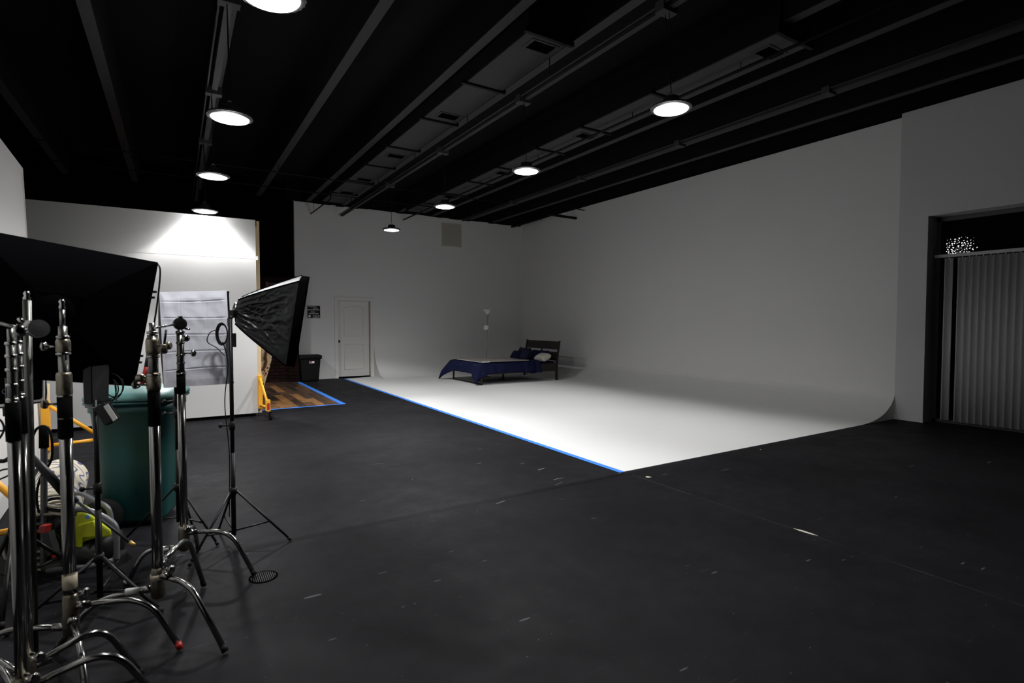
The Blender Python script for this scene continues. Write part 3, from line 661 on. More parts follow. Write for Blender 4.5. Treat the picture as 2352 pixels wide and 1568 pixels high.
# ================================================================ LIGHT STANDS IN THE FOREGROUND
def collar(mb, x, y, z, r): mb.lathe((x, y, z), [(-.006, r), (-.003, r+.003), (.003, r+.003), (.006, r)], 18)
def knob(par, c, d, r=.019, m=None):
    d = d.normalized(); MB().tube([c, c+d*.05], .005, 8).lathe(c+d*.045, [(0, .008), (.004, r), (.014, r), (.02, r*.6)], 10, axis=d).build('t_knob', m or CHROME, par)
def cstand(name, label, x, y, secs, rings, legs, hub, r=.0175, knobs=(), sleeve=None, tape=None, tips=None):
    """secs: (z0,z1,r) risers; rings: collar heights; legs: (exit z, bend point, foot); hub: (z0,z1)"""
    t = thing('century_stand', label, 'light stand', (x, y, 0), 'chrome century stands')
    for i, (z0, z1, rr) in enumerate(secs):
        MB().tube([(x, y, z0), (x, y, z1)], rr, 20).build('column' if i == 0 else 'riser', CHROME if i == 0 else STEEL, t)
    for z, rr in rings:
        mb = MB(); collar(mb, x, y, z, rr); mb.build('collar', CHROME, t)
    if sleeve: MB().tube([(x, y, sleeve[0]), (x, y, sleeve[1])], sleeve[2], 18).build('foam_sleeve', SLEEVE, t, label='black foam sleeve')
    if hub:
        MB().lathe((x, y, hub[0]), [(0, .022), (.01, .030), (.05, .030), (hub[1]-hub[0]-.02, .028), (hub[1]-hub[0], .022)], 20).build('base_hub', CAST, t, label='cast metal leg hub')
    for i, (ze, bp_, ft) in enumerate(legs):
        bp_ = V(bp_); ft = V(ft); d = V((bp_.x-x, bp_.y-y, 0)).normalized(); p0 = V((x, y, ze))+d*.02
        lg = MB().tube(bend(p0, bp_, ft+V((0, 0, .012)), .42, 8), .0125, 14).build('leg', CHROME, t)
        MB().tube([p0-d*.01, p0+d*.05], .017, 12).build('leg_socket', CHROME, lg)
        dr = (ft-bp_).normalized()
        MB().tube([ft+V((0, 0, .013))-dr*.03, ft+V((0, 0, .013))], .0145, 12).build('foot_cap', (tips[i] if tips and tips[i] else RUB), lg)
        if tape and i in tape: MB().tube([p0+d*.055, p0+d*.11], .0155, 12).build('tape_wrap', TAPEW, lg, label='white tape wrap')
    for z, dr, m in knobs: knob(t, V((x, y, z))+V(dr).normalized()*.02, V(dr), m=m)
    return t
def leg_to(x, y, foot, ze, zb=None, frac=.62):
    foot = V(foot); b2 = V((x+(foot.x-x)*frac, y+(foot.y-y)*frac, zb if zb is not None else ze+.01)); return (ze, b2, V((foot.x, foot.y, 0)))
LFT = -RGT
# stand D: rightmost, grip head on top, leg by the floor drain
x, y = .022, 3.62
T = cstand('D', 'shiny steel stand with round grip head, its leg beside the floor drain', x, y, [(.17, 1.18, .0205), (1.15, 1.43, .0195)],
    [(1.185, .0235), (1.245, .0205), (1.29, .0215), (1.36, .0205), (1.42, .022)],
    [leg_to(x, y, (.365, 3.411), .265, .275, .66), leg_to(x, y, (-.258, 3.645), .185, .2, .68), leg_to(x, y, (.10, 3.99), .225, .23, .66)], (.16, .305),
    sleeve=(1.07, 1.20, .0228), knobs=[(1.385, RGT*.7-FWD*.5, None), (1.30, RGT, None), (.30, RGT-FWD, None)], tape=(1,))
hc = V((x, y, 1.46))-V((0, 0, 0))
view = (CAMP-hc); view.z = 0; view.normalize(); vd = (view+RGT*.45).normalized()
g = MB().tube([hc-V((0, 0, .035)), hc+V((0, 0, .01))], .012, 12).build('grip_head', CHROME, T, label='round black and chrome grip head')
MB().lathe(hc+V((0, 0, .008))-vd*.012, [(0, .022), (.003, .034), (.010, .035), (.013, .028), (.016, .035), (.024, .034), (.027, .02)], 40, axis=vd, sm=False).build('clamp_discs', BLKM, g, label='dark ridged clamp discs')
MB().obox(hc+V((0, 0, .045)), RGT*.012, vd*.012, V((0, 0, .006))).tube([hc+V((0, 0, .03))+RGT*.01, hc+V((0, 0, .05))+RGT*.01], .006, 8).build('wing_bolt', CHROME, g)
MB().tube([hc+RGT*.03-V((0, 0, .02)), hc+RGT*.055-V((0, 0, .022))], .006, 8).build('clamp_lever', CHROME, g)
# stand C
x, y = -.09, 2.99
C_ = cstand('C', 'steel stand with big tarnished collar, second from right, before the teal bin', x, y, [(.2, 1.20, .0225), (1.17, 1.42, .021), (1.40, 1.475, .013)],
    [(1.235, .0255), (1.21, .026), (1.32, .0245), (1.385, .024), (1.43, .021)],
    [leg_to(x, y, (.164, 2.674), .30, .285, .5), leg_to(x, y, (.109, 3.43), .335, .37, .62), leg_to(x, y, (-.48, 3.08), .235, .22, .62)], (.19, .335),
    sleeve=(1.0, 1.165, .0255), knobs=[(1.19, LFT-FWD*.3, CAST), (1.37, RGT, CAST), (.33, RGT-FWD*.2, None)], tape=(2,))
MB().lathe((x, y, 1.165), [(0, .027), (.02, .030), (.05, .029), (.055, .027), (.075, .027), (.08, .024)], 20).build('clamp_casting', CAST, C_, label='tarnished brass coloured clamp casting')
MB().lathe((x, y, 1.33), [(0, .027), (.02, .028), (.06, .028), (.075, .024)], 20).build('clamp_casting', CAST, C_)
MB().tube([(x, y, .28), (x, y, .305)], .031, 16).build('tape_wrap', TAPEB, C_, label='beige tape wrap')
pA = at(357, 752, 2.56); pB = at(404, 766, 3.0)
MB().tube([pA, V(hc)-RGT*.02+V((0, 0, .005))], .006, 10).build('grip_arm', CHROME, T, label='thin silver rod')
# swivel knuckle on the C stand
k_ = thing('swivel_knuckle', 'tarnished swivel clamp with a short black arm beside the white softbox', 'clamp', at(372, 800, 2.56))
MB().tube([at(358, 806, 2.54), at(380, 800, 2.56)], .008, 10).lathe(at(376, 812, 2.55), [(0, .012), (.01, .018), (.03, .018), (.045, .01)], 14).build('knuckle', CAST, k_)
MB().tube([at(377, 792, 2.56), at(382, 757, 2.57)], .005, 8).build('short_arm', BLKM, k_)
# stand B
x, y = -.405, 2.95
B_ = cstand('B', 'steel stand with beige tape low on its column and one red foot tip', x, y, [(.16, 1.16, .0235), (1.12, 1.36, .0185), (1.34, 1.46, .0155), (1.45, 1.53, .010)],
    [(1.07, .0235), (1.165, .024), (1.255, .0235), (1.345, .024), (1.415, .021)],
    [leg_to(x, y, (-.006, 2.809), .255, .262, .70), leg_to(x, y, (-.80, 3.16), .165, .16, .66), leg_to(x, y, (-.30, 2.50), .21, .2, .66)], (.13, .315),
    sleeve=(.985, 1.165, .0265), knobs=[(1.375, LFT-FWD*.1, None), (1.13, LFT-FWD*.2, CAST), (.32, RGT-FWD*.1, None)], tips=(REDM, None, None))
MB().lathe((x, y, 1.165), [(0, .025), (.01, .029), (.05, .028), (.09, .028), (.1, .024)], 20).build('clamp_casting', CAST, B_)
MB().lathe((x, y, 1.345), [(0, .02), (.01, .026), (.05, .026), (.065, .02)], 20).build('clamp_casting', CAST, B_)
MB().tube([(x, y, .335), (x, y, .395)], .0265, 18).build('tape_wrap', TAPEB, B_, label='beige tape wrap')
MB().lathe((x, y, 1.53), [(0, .010), (.012, .012), (.022, .008), (.034, .012), (.045, .006)], 14).build('top_stud', CHROME, B_)
# nested pair A at far left
for i, (px, dp, ft, lb) in enumerate(((41, 1.88, None, 'front steel stand of the nested pair at the left edge'), (57, 2.0, (-.146, 2.685), 'rear steel stand of the nested pair, its long leg bending at the bottom edge'))):
    p = at(px, 1300, dp); x, y = p.x, p.y
    f1 = V((-.146, 2.685, 0)) if ft else V((x+.41, y-.035, 0))
    f1 = V((*ft, 0)) if ft else f1
    d = V((f1.x-x, f1.y-y, 0)); perp = V((-d.y, d.x, 0)); f2 = V((x, y, 0))-d*.5+perp*.86; f3 = V((x, y, 0))-d*.5-perp*.86
    A_ = cstand('A', lb, x, y, [(.11, 1.21, .0175), (1.18, 1.41, .0125), (1.38, 1.455, .009)], [(1.212, .015), (1.262, .014), (1.315, .014), (1.362, .0135), (1.405, .013)],
        [leg_to(x, y, f1, .20, .27, .64), leg_to(x, y, f2, .16, .2, .66), leg_to(x, y, f3, .13, .17, .66)], (.10, .24), sleeve=(1.07, 1.205, .021), knobs=[(.25, RGT-FWD*.4, None)])
# leaning pole with round grip disc
pb = at(79, 1480, 2.35); pt = at(62, 690, 2.25)
t = thing('grip_pole', 'dark tall grip pole with a round clamp disc, tallest at the far left', 'pole', V((pb.x, pb.y, pb.z)))
d = (pt-pb).normalized(); foot = pb-d*((pb.z)/d.z)
t.location = foot
MB().tube([foot, pt], .0145, 16).build('pole_shaft', mat('dark_steel', (.06, .06, .055), .35, metal=.9), t)
MB().lathe(pt, [(0, .012), (.01, .014), (.02, .009), (.03, .012), (.04, .006)], 12, axis=d).build('pole_tip', CHROME, t)
MB().lathe(foot, [(0, .05), (.01, .05), (.02, .02)], 16).build('pole_foot', RUB, t)
vv = (RGT*.9-FWD*.55+V((0, 0, .15))).normalized()
MB().tube([at(60, 758, 2.2), at(92, 750, 2.2)], .009, 10).obox(at(68, 745, 2.2), RGT*.012, FWD*.012, V((0, 0, .016))).build('grip_head', CHROME, t)
g = t.children[-1]
MB().lathe(at(82, 757, 2.2), [(0, .006), (.004, .034), (.008, .034), (.010, .012), (.028, .012), (.030, .036), (.036, .036), (.038, .01)], 40, axis=vv, sm=False).build('clamp_discs', mat('smoked_steel', (.09, .09, .095), .35, metal=.7), g)
g = MB().tube([at(41, 775, 1.95), at(46, 745, 1.95)], .010, 10).lathe(at(44, 760, 1.95), [(0, .008), (.006, .022), (.02, .022), (.026, .01)], 20, axis=(RGT-FWD).normalized()).build('grip_head', CHROME, A_)
MB().tube([at(44, 731, 1.95), at(52, 740, 1.95)], .008, 8).build('wing_bolt', CHROME, g)
MB().tube([at(0, 742, 1.95), at(40, 752, 1.95)], .006, 8).build('clamp_lever', STEEL, g)

# black tripod stands
def tripod(label, x, y, top, zc, zb, feet, r=.0125, joints=(), grp='black tripod light stands', legr=.0075, tapeleg=False):
    t = thing('tripod_stand', label, 'light stand', (x, y, 0), grp)
    MB().tube([(x, y, zb-.03), (x, y, zc+.25)], r*1.15, 12).build('column', BLKM, t)
    MB().tube([(x, y, zc+.2), (x, y, top)], r, 12).build('riser', BLKM, t)
    MB().lathe((x, y, zc), [(-.03, .02), (0, .024), (.02, .02)], 14).build('leg_collar', BLK, t)
    for z in joints:
        MB().lathe((x, y, z), [(-.03, r+.001), (-.028, r+.006), (.028, r+.006), (.03, r+.001)], 12).build('lock_collar', BLK, t)
        knob(t, V((x, y, z))+LFT*.015, LFT-FWD*.3, r=.014, m=BLK)
    for f in feet:
        f = V((f[0], f[1], .008)); p0 = V((x, y, zc)); d = (f-p0)
        lg = MB().tube([p0+V((d.x, d.y, 0)).normalized()*.015, f], legr, 8).build('leg', BLKM, t)
        q = p0+d*.62
        MB().tube([V((x, y, zb)), q], legr*.75, 6).build('leg_brace', BLKM, lg)
        MB().tube([f-d.normalized()*.025, f], legr+.003, 8).build('rubber_foot', RUB, lg)
        if tapeleg and f is not None and f[0] > x+.05: MB().tube([p0+d*.42, p0+d*.47], legr+.0012, 8).build('tape_wrap', TAPEW, lg)
    return t
T1 = (.305, 3.97); f3 = (T1[0]*3-.637-.044, T1[1]*3-3.853-3.754)
tripod('black tripod stand carrying the side-on black softbox', *T1, 1.50, .37, .10, [(.637, 3.853), (.044, 3.754), f3], joints=(.80,))
p = at(408, 1100, 3.62); T2 = (p.x, p.y); fa = fl(501, 1254); fb = fl(283, 1245); fc = (T2[0]*3-fa.x-fb.x, T2[1]*3-fa.y-fb.y)
tripod('black tripod stand under the white faced softbox, behind the steel stands', *T2, 1.10, .38, .17, [(fa.x, fa.y), (fb.x, fb.y), fc], joints=(.95, .87), r=.011)
p = at(226, 1200, 2.8); T3 = (p.x, p.y); fa = fl(372, 1408)
dv = V((fa.x-T3[0], fa.y-T3[1], 0)); pv = V((-dv.y, dv.x, 0)); c0 = V((T3[0], T3[1], 0)); fb = c0-dv*.5+pv*.86; fc = c0-dv*.5-pv*.86
tripod('black tripod stand holding the small led panel, amid the steel stands', *T3, 1.08, .26, .08, [(fa.x, fa.y), (fb.x, fb.y), (fc.x, fc.y)], r=.0125, joints=(.62,), legr=.010, tapeleg=True)
p = at(30, 1200, 2.9); T4 = (p.x, p.y)
tripod('black tripod stand half out of the picture at the left, behind the nested pair', *T4, 1.35, .36, .10, [(T4[0]+.28, T4[1]+.16), (T4[0]-.17, T4[1]+.12), (T4[0]+.02, T4[1]-.38)], r=.014, joints=(.9,), legr=.011)

# softboxes
def softbox(label, rear_c, front_c, upv, W, Hh, facing, near_side=None, diffuser=True, roll=0.0, wr=.012, rearw=.07, seed=1, ds=1.012, dofs=.008):
    """truncated pyramid shell: rear ring to front rectangle, W along side vector, Hh along up vector"""
    rear_c, front_c = V(rear_c), V(front_c); a = (front_c-rear_c).normalized(); sd = a.cross(upv).normalized(); up = sd.cross(a).normalized()
    Mr = Matrix.Rotation(roll, 3, a); sd = Mr @ sd; up = Mr @ up
    t = thing('softbox', label, 'softbox', rear_c)
    L = (front_c-rear_c).length; lip = .055
    def corner(s_, t_, k):      # k 0 rear .. 1 front
        w_ = rearw+(W/2-rearw)*k**.92; h_ = rearw+(Hh/2-rearw)*k**.92
        return rear_c+a*(L-lip)*k+sd*s_*w_+up*t_*h_
    sides = [((-1, -1), (1, -1)), ((1, -1), (1, 1)), ((1, 1), (-1, 1)), ((-1, 1), (-1, -1))]
    mb = MB()
    for i, (p_, q_) in enumerate(sides):
        nrm = (sd*(p_[0]+q_[0])/2+up*(p_[1]+q_[1])/2)
        def g_(u, v, p_=p_, q_=q_, nrm=nrm, i=i):
            P_ = corner(*p_, v)*(1-u)+corner(*q_, v)*u
            e_ = math.sin(math.pi*u)*math.sin(math.pi*min(v*1.02, 1))
            w_ = noise.noise(V((u*3.1+i*7+seed, v*2.3, 1)))*.8+.9-1.5*min(.5, abs(noise.noise(V((u*6+v*1.2+i*7+seed, v*2.2-u*2, 3))))*2)+.7-1.0*min(.5, abs(noise.noise(V((u*15-v*5+i*5, v*5+u*5, 8+seed))))*2)
            return P_-nrm*(.03*e_)+nrm*w_*wr*(.35 if i == 2 else .85)*e_**.5
        mb.grid(g_, 60, 70)
    mb.build('fabric_shell', FAB, t, label='creased black nylon shell')
    mb = MB()
    for i, (p_, q_) in enumerate(sides):
        b0, b1 = corner(*p_, 1), corner(*q_, 1); mb.grid(lambda u, v, b0=b0, b1=b1: b0*(1-u)+b1*u+a*lip*v, 2, 1)
    mb.build('front_lip', FABB, t, solid=.004)
    mb = MB()
    for s_, t_ in ((-1, -1), (1, -1), (1, 1), (-1, 1)): mb.tube([corner(s_, t_, k/8)+(sd*s_+up*t_)*.002 for k in range(9)], .0045, 6)
    mb.build('corner_rods', FABB, t)
    MB().lathe(rear_c-a*.012, [(0, rearw*.7), (.004, rearw*1.05), (.02, rearw*1.05), (.024, rearw*.8)], 24, axis=a).build('speed_ring', BLKM, t)
    if diffuser:
        cr = [(.10, 0), (.28, 1), (.46, 0), (.64, 1), (.82, 0)]
        def df(u, v):
            s_, t_ = u*2-1, 1-2*v; P_ = front_c+sd*s_*W/2*ds+up*t_*Hh/2*ds+a*dofs
            h = 0
            for k, (c_, o_) in enumerate(cr):
                dz = (v-c_-.01*math.sin(u*3+k)); h += -.0055*math.exp(-(dz/.0055)**2)+.0012*math.exp(-((dz-.011)/.006)**2)+.003*math.exp(-(dz/.05)**2)
            h -= .0015*math.exp(-((u-.70-.01*math.sin(v*4))/.008)**2)
            h -= .001*math.exp(-((u-.32)/.007)**2)
            h += .010*noise.noise(V((u*3, v*4, 5)))+.004*noise.noise(V((u*9, v*11, 2)))
            e_ = min(1, 14*min(u, 1-u, v, 1-v))
            return P_+a*(h*e_)-a*.006*(1-e_)
        MB().grid(df, 110, 190).build('diffuser', DIFF, t, label='white diffuser cloth with fold creases')
    return t
# side-on softbox on T1
view = (at(690, 730, 3.6)-CAMP); view.z = 0; view.normalize(); ah = V((view.y, -view.x, 0)); ah = ah if ah.dot(RGT) > 0 else -ah
ah = (Matrix.Rotation(math.radians(-1), 3, 'Z') @ ah).normalized(); tl = math.radians(9); a_ = (ah*math.cos(tl)-V((0, 0, 1))*math.sin(tl)).normalized()
rc = at(548, 712, 3.68); fc_ = rc+a_*.41
sb1 = softbox('black softbox seen side on, pointing right, on the open tripod', rc, fc_, V((0, 0, 1)), .50, .57, 1, roll=math.radians(9), wr=.020, rearw=.08, seed=3, ds=.97, dofs=-.02)
MB().lathe(rc-a_*.035, [(0, .03), (.006, .05), (.03, .05), (.036, .035)], 24, axis=a_).build('lamp_head', STEEL, sb1, label='chrome rimmed lamp head')
hd = rc-a_*.03
MB().tube([hd-V((0, 0, .03)), V((T1[0], T1[1], 1.50))], .012, 10).obox((hd+V((T1[0], T1[1], 1.5)))/2-V((0, 0, .0)), RGT*.016, FWD*.016, V((0, 0, .025))).build('tilt_bracket', BLK, sb1)
cb_ = thing('power_cord', 'black power cord coiled and hanging on the open tripod', 'cord', V((T1[0], T1[1], 1.4)))
cc_ = V((T1[0], T1[1], 1.40))-RGT*.035-FWD*.03
mb = MB()
for k in range(3):
    mb.tube([cc_+RGT*(.03+.004*k)*math.cos(a)+V((0, 0, 1))*(.06+.006*k)*math.sin(a)-FWD*.006*k for a in [2*math.pi*j/20 for j in range(20)]], .0035, 6, closed=True)
b1_ = V((T1[0], T1[1], 0))
mb.tube(spline([cc_+V((0, 0, -.05)), b1_-RGT*.02+V((0, 0, 1.2)), b1_-RGT*.035-FWD*.02+V((0, 0, .95)), b1_-RGT*.022+V((0, 0, .62)), b1_-RGT*.018-FWD*.02+V((0, 0, .2))]), .0035, 6)
mb.tube(spline([cc_+V((0, 0, .03))-RGT*.02, cc_-RGT*.08+V((0, 0, .01)), cc_-RGT*.10-V((0, 0, .05)), cc_-RGT*.04-V((0, 0, .09)), cc_+RGT*.01-V((0, 0, .14))]), .003, 6)
mb.build('cord_loops', BLKP, cb_)
MB().obox(b1_+RGT*.022+V((0, 0, 1.36)), RGT*.009, FWD*.012, V((0, 0, .045))).build('inline_switch', BLK, cb_)
# front-on white softbox on T2
TL, TR, BR_, BL_ = at(366, 671, 3.52), at(523, 669, 3.62), at(528, 879, 3.62), at(379, 890, 3.52)
fc_ = (TL+TR+BR_+BL_)/4; sdv = ((TR-TL)+(BR_-BL_)).normalized(); upv = ((TL-BL_)+(TR-BR_)).normalized(); upv = (upv-sdv*upv.dot(sdv)).normalized(); ax = upv.cross(sdv); ax = ax if ax.dot(FWD) < 0 else -ax
W_ = ((TR-TL).length+(BR_-BL_).length)/2; H_ = ((TL-BL_).length+(TR-BR_).length)/2
sb2 = softbox('white faced softbox with creased cloth, turned towards us before the partition', fc_-ax*.30, fc_, upv, W_, H_, 1, wr=.01, rearw=.06)
MB().tube(spline([at(368, 676, 3.53), at(368, 760, 3.53), at(374, 830, 3.53), at(380, 888, 3.53)]), .010, 8).build('edge_binding', FAB, sb2, label='black side edge')
# large softbox seen from behind on the left
TLb, TRb, BRb, BLb = at(-60, 524, 2.6), at(362, 603, 3.0), at(308, 886, 3.0), at(-60, 862, 2.6)
t = thing('softbox', 'huge black softbox seen from behind, filling the left of the picture', 'softbox', (TLb+TRb+BRb+BLb)/4)
cen = (TLb+TRb+BRb+BLb)/4; nb = (TRb-TLb).cross(BLb-TLb).normalized(); nb = nb if nb.dot(FWD) > 0 else -nb
quad = [TLb, TRb, BRb, BLb]
apex = [cen-nb*.22+(q-cen)*.25 for q in quad]
def sb_side(i):
    q0, q1, a0, a1 = quad[i], quad[(i+1) % 4], apex[i], apex[(i+1) % 4]
    return lambda u, v: (q0*(1-u)+q1*u)*(1-v)+(a0*(1-u)+a1*u)*v-(nb*.05*math.sin(math.pi*v))
mb = MB()
for i in range(4): mb.grid(sb_side(i), 10, 10)
mb.face(apex); mb.build('fabric_shell', FABB, t)
MB().prism([q+nb*.03 for q in quad], nb*.012).build('diffuser', DIFF, t)
mb = MB()
for i in range(4):
    q0, q1 = quad[i], quad[(i+1) % 4]; mb.grid(lambda u, v, q0=q0, q1=q1: q0*(1-u)+q1*u+nb*.06*v, 2, 1)
mb.build('front_lip', FABB, t, solid=.004)
mb = MB(); mb.tube(spline([at(352, 602, 3.02), at(362, 606, 3.02), at(368, 625, 3.02), at(362, 690, 3.02), at(353, 748, 3.02), at(341, 810, 3.02), at(322, 884, 3.02), at(306, 887, 3.02)]), .0045, 8)
mb.build('rim_rod', BLKM, t, label='thin bowed rod along the right edge')
for px, py in ((352, 670), (348, 683), (321, 817), (318, 832)):
    MB().obox(at(px, py, 2.99), RGT*.016, FWD*.006, V((0, 0, .006))).build('velcro_tab', BLK, t)
b_ = cen-nb*.24
MB().lathe(b_, [(0, .06), (.10, .075), (.11, .03)], 20, axis=-nb).build('lamp_head', FABB, t)
MB().tube([b_-nb*.02-V((0, 0, .05)), V((T4[0], T4[1], 1.36))], .016, 10).build('tilt_bracket', BLK, t)
# second softbox lower left with pale lip
D_ = 3.12
q = [at(-8, 850, D_), at(98, 866, D_), at(97, 917, D_), at(-8, 930, D_)]
t = thing('softbox', 'lower black softbox with a white lip and round letter emblem at the left edge', 'softbox', (q[0]+q[2])/2)
MB().prism(q, VRL*.05).build('fabric_shell', FABB, t, bevel=.012)
q2 = [at(-8, 846, D_+.06), at(103, 862, D_+.06), at(103, 921, D_+.06), at(-8, 935, D_+.06)]
MB().prism(q2, VRL*.02).build('front_lip', FLATW, t, label='white cloth lip', bevel=.006)
MB().tube([at(-8, 844, D_+.09), at(104, 860, D_+.09), at(106, 900, D_+.09), at(105, 916, D_+.09), at(100, 922, D_+.09), at(75, 926, D_+.09), at(-8, 937, D_+.09)], .005, 8).build('piping', BLKP, t)
ec = at(14, 899, D_-.012)
MB().tube([ec+RGT*.022*math.cos(a)+UPV*.015*math.sin(a) for a in [.5+2*math.pi*.86*j/20 for j in range(21)]]+[ec+RGT*.003], .0014, 6).build('letter_emblem', mat('dim_blue_print', (.05, .07, .10), .6), t)
pst = at(50, 905, D_+.02)
MB().tube([V((pst.x, pst.y, 1.1)), V((pst.x, pst.y, .0))], .012, 10).build('support_pole', BLKM, t)
# clamps on the far left
t = thing('clamp', 'small black clamp with a knob in front of the white partition at the left edge', 'clamp', at(18, 945, 2.4))
MB().obox(at(16, 945, 2.4), RGT*.010, FWD*.01, V((0, 0, .02))).tube([at(8, 938, 2.4), at(26, 955, 2.4)], .006, 8).tube([at(22, 950, 2.4), at(28, 960, 2.4)], .008, 8).build('clamp_body', BLK, t)
t = thing('cable', 'thin black cables looping at the left edge beside the steel stands', 'cable', at(10, 1000, 2.3))
mb = MB()
mb.tube(spline([at(-10, 957, 2.3), at(4, 968, 2.3), at(9, 985, 2.3), at(2, 1002, 2.3), at(-8, 1012, 2.3)]), .004, 6)
mb.tube(spline([at(-10, 1086, 2.3), at(8, 1078, 2.3), at(30, 1076, 2.3)]), .004, 6)
mb.tube(spline([at(-10, 1104, 2.3), at(10, 1096, 2.3), at(30, 1087, 2.3)]), .004, 6)
mb.tube(spline([at(-10, 1058, 2.3), at(10, 1058, 2.3), at(22, 1050, 2.3), at(30, 1040, 2.3)]), .009, 8)
mb.build('cable_loops', BLKP, t)

# led panel light on T3
D_ = 2.78
t = thing('led_panel_light', 'small dark grey led panel light with looped cables on a black tripod', 'light', at(220, 880, D_))
A1, A2, A3, A4 = at(209, 838, D_), at(251, 832, D_+.03), at(250, 922, D_+.03), at(212, 927, D_)
back = (-RGT*.01+VRL*.10)
MB().prism([A1, A2, A3, A4], back).build('panel_housing', GREYP, t, bevel=.006)
F1, F2, F3, F4 = at(190, 836, D_+.0), at(209, 834, D_-.004), at(211, 930, D_-.004), at(193, 928, D_+.0)
MB().prism([F1, F2, F3, F4], VRL*.08).build('front_bezel', BLK, t, bevel=.004)
MB().tube([at(196, 934, D_-.02), at(222, 936, D_-.02), at(250, 925, D_-.01)], .005, 8).build('yoke', STEEL, t)
MB().tube([at(224, 936, D_-.01), V((T3[0], T3[1], 1.02))], .011, 10).build('yoke_stem', BLK, t)
mb = MB()
for k, (cx_, cy_, rx, ry) in enumerate(((256, 888, 26, 30), (252, 893, 20, 22), (255, 895, 12, 26), (262, 885, 22, 26))):
    mb.tube([at(cx_+rx*math.cos(a), cy_+ry*math.sin(a), D_+.06+.01*k) for a in [-1.6+k*.3+3.6*j/16 for j in range(17)]], .003, 6)
mb.tube(spline([at(262, 870, D_+.05), at(268, 930, D_+.02), at(264, 960, D_)]), .002, 6)
mb.build('cable_loops', BLKP, t)
bb = thing('battery_pack', 'black battery pack with a white label hanging under the led panel', 'battery', at(248, 948, D_-.03))
d1 = (at(262, 972, D_)-at(232, 926, D_)).normalized(); d2 = (at(248, 922, D_)-at(232, 930, D_)); d2 = (d2-d1*d2.dot(d1)).normalized(); d3 = d1.cross(d2)
MB().obox(at(246, 949, D_-.04), d1*.052, d2*.032, d3*.02).build('pack_body', BLK, bb, bevel=.004)
MB().obox(at(254, 947, D_-.062), d1*.045, d2*.013, d3*.001).build('pack_label', TAPEW, bb)

# red handled tool behind
t = thing('pinch_clamp', 'clamp rod with a red plastic handle behind the collared stand', 'clamp', at(333, 860, 2.75))
MB().tube([at(343, 812, 2.75), at(337, 842, 2.75)], .012, 8).build('rod_end', GREYP, t)
MB().tube([at(337, 842, 2.75), at(329, 884, 2.75)], [.012, .016], 10).build('red_grip', REDM, t)
t = thing('spigot_knob', 'round brass coloured spigot knob left of the collared stand', 'knob', at(322, 868, 2.5))
MB().lathe(at(322, 868, 2.5), [(-.015, .01), (-.012, .018), (.012, .018), (.02, .01)], 16, axis=RGT).tube([at(322, 868, 2.5), at(336, 866, 2.5)], .005, 8).build('knob_body', CAST, t)

# ================================================================ BIN, RUG, PRESSURE WASHER
bc = V((-.235, 4.90, 0)); t = thing('wheelie_bin', 'large dark teal wheeled bin with a paler lid behind the steel stands', 'bin', bc)
def rsq(w_, d_, rr, z, n=10, c=bc, ang=-.25):
    pts = []
    for i, (sx_, sy_) in enumerate(((1, 1), (-1, 1), (-1, -1), (1, -1))):
        for k in range(n):
            a = math.pi/2*(i+k/(n-1)); p_ = V((sx_*(w_-rr)+rr*math.cos(a), sy_*(d_-rr)+rr*math.sin(a), 0)); p_ = Matrix.Rotation(ang, 3, 'Z') @ p_; pts.append(V((c.x+p_.x, c.y+p_.y, z)))
    return pts
def stack(rings, m, name, par, capt=True, **k):
    mb = MB(); R_ = [[mb.b.verts.new(p) for p in r_] for r_ in rings]
    for a, c in zip(R_, R_[1:]):
        n = len(a)
        for i in range(n):
            f = mb.b.faces.new((a[i], a[(i+1) % n], c[(i+1) % n], c[i])); f.smooth = True
    mb.b.faces.new(list(reversed(R_[0])))
    if capt: mb.b.faces.new(R_[-1])
    return mb.build(name, m, par, **k)
stack([rsq(.185, .20, .09, .03), rsq(.20, .22, .10, .06), rsq(.225, .25, .12, .5), rsq(.25, .285, .13, .84), rsq(.262, .295, .13, .845), rsq(.262, .295, .13, .885)], TEAL, 'bin_body', t)
stack([rsq(.255, .29, .13, .885), rsq(.255, .29, .13, .90), rsq(.28, .32, .13, .903), rsq(.282, .322, .13, .915), rsq(.275, .315, .13, .918)], TEAL, 'bin_rim', t)
lid = stack([rsq(.283, .322, .14, .925), rsq(.285, .325, .14, .945), rsq(.275, .315, .14, .965), rsq(.24, .28, .13, .985), rsq(.10, .12, .09, 1.0)], TEALL, 'bin_lid', t, label='paler teal domed lid')
for sx_ in (-.11, .10):
    c_ = bc+V((sx_, -.16, .975)); MB().lathe(c_, [(0, .06), (.01, .058)], 20).build('lid_recess', TEAL, lid)
MB().tube([bc+V((-.28, .18, .93)), bc+V((-.28, .30, .95)), bc+V((.2, .36, .95))], .016, 8).build('bin_handle', TEAL, t)
for (wx, wy) in ((-.20, -.22), (.02, .26)):
    MB().lathe(bc+V((wx-.03, wy, .125)), [(0, .08), (.01, .125), (.045, .125), (.055, .08)], 26, axis=V((.2, -.98, 0))).build('bin_wheel', RUB, t)
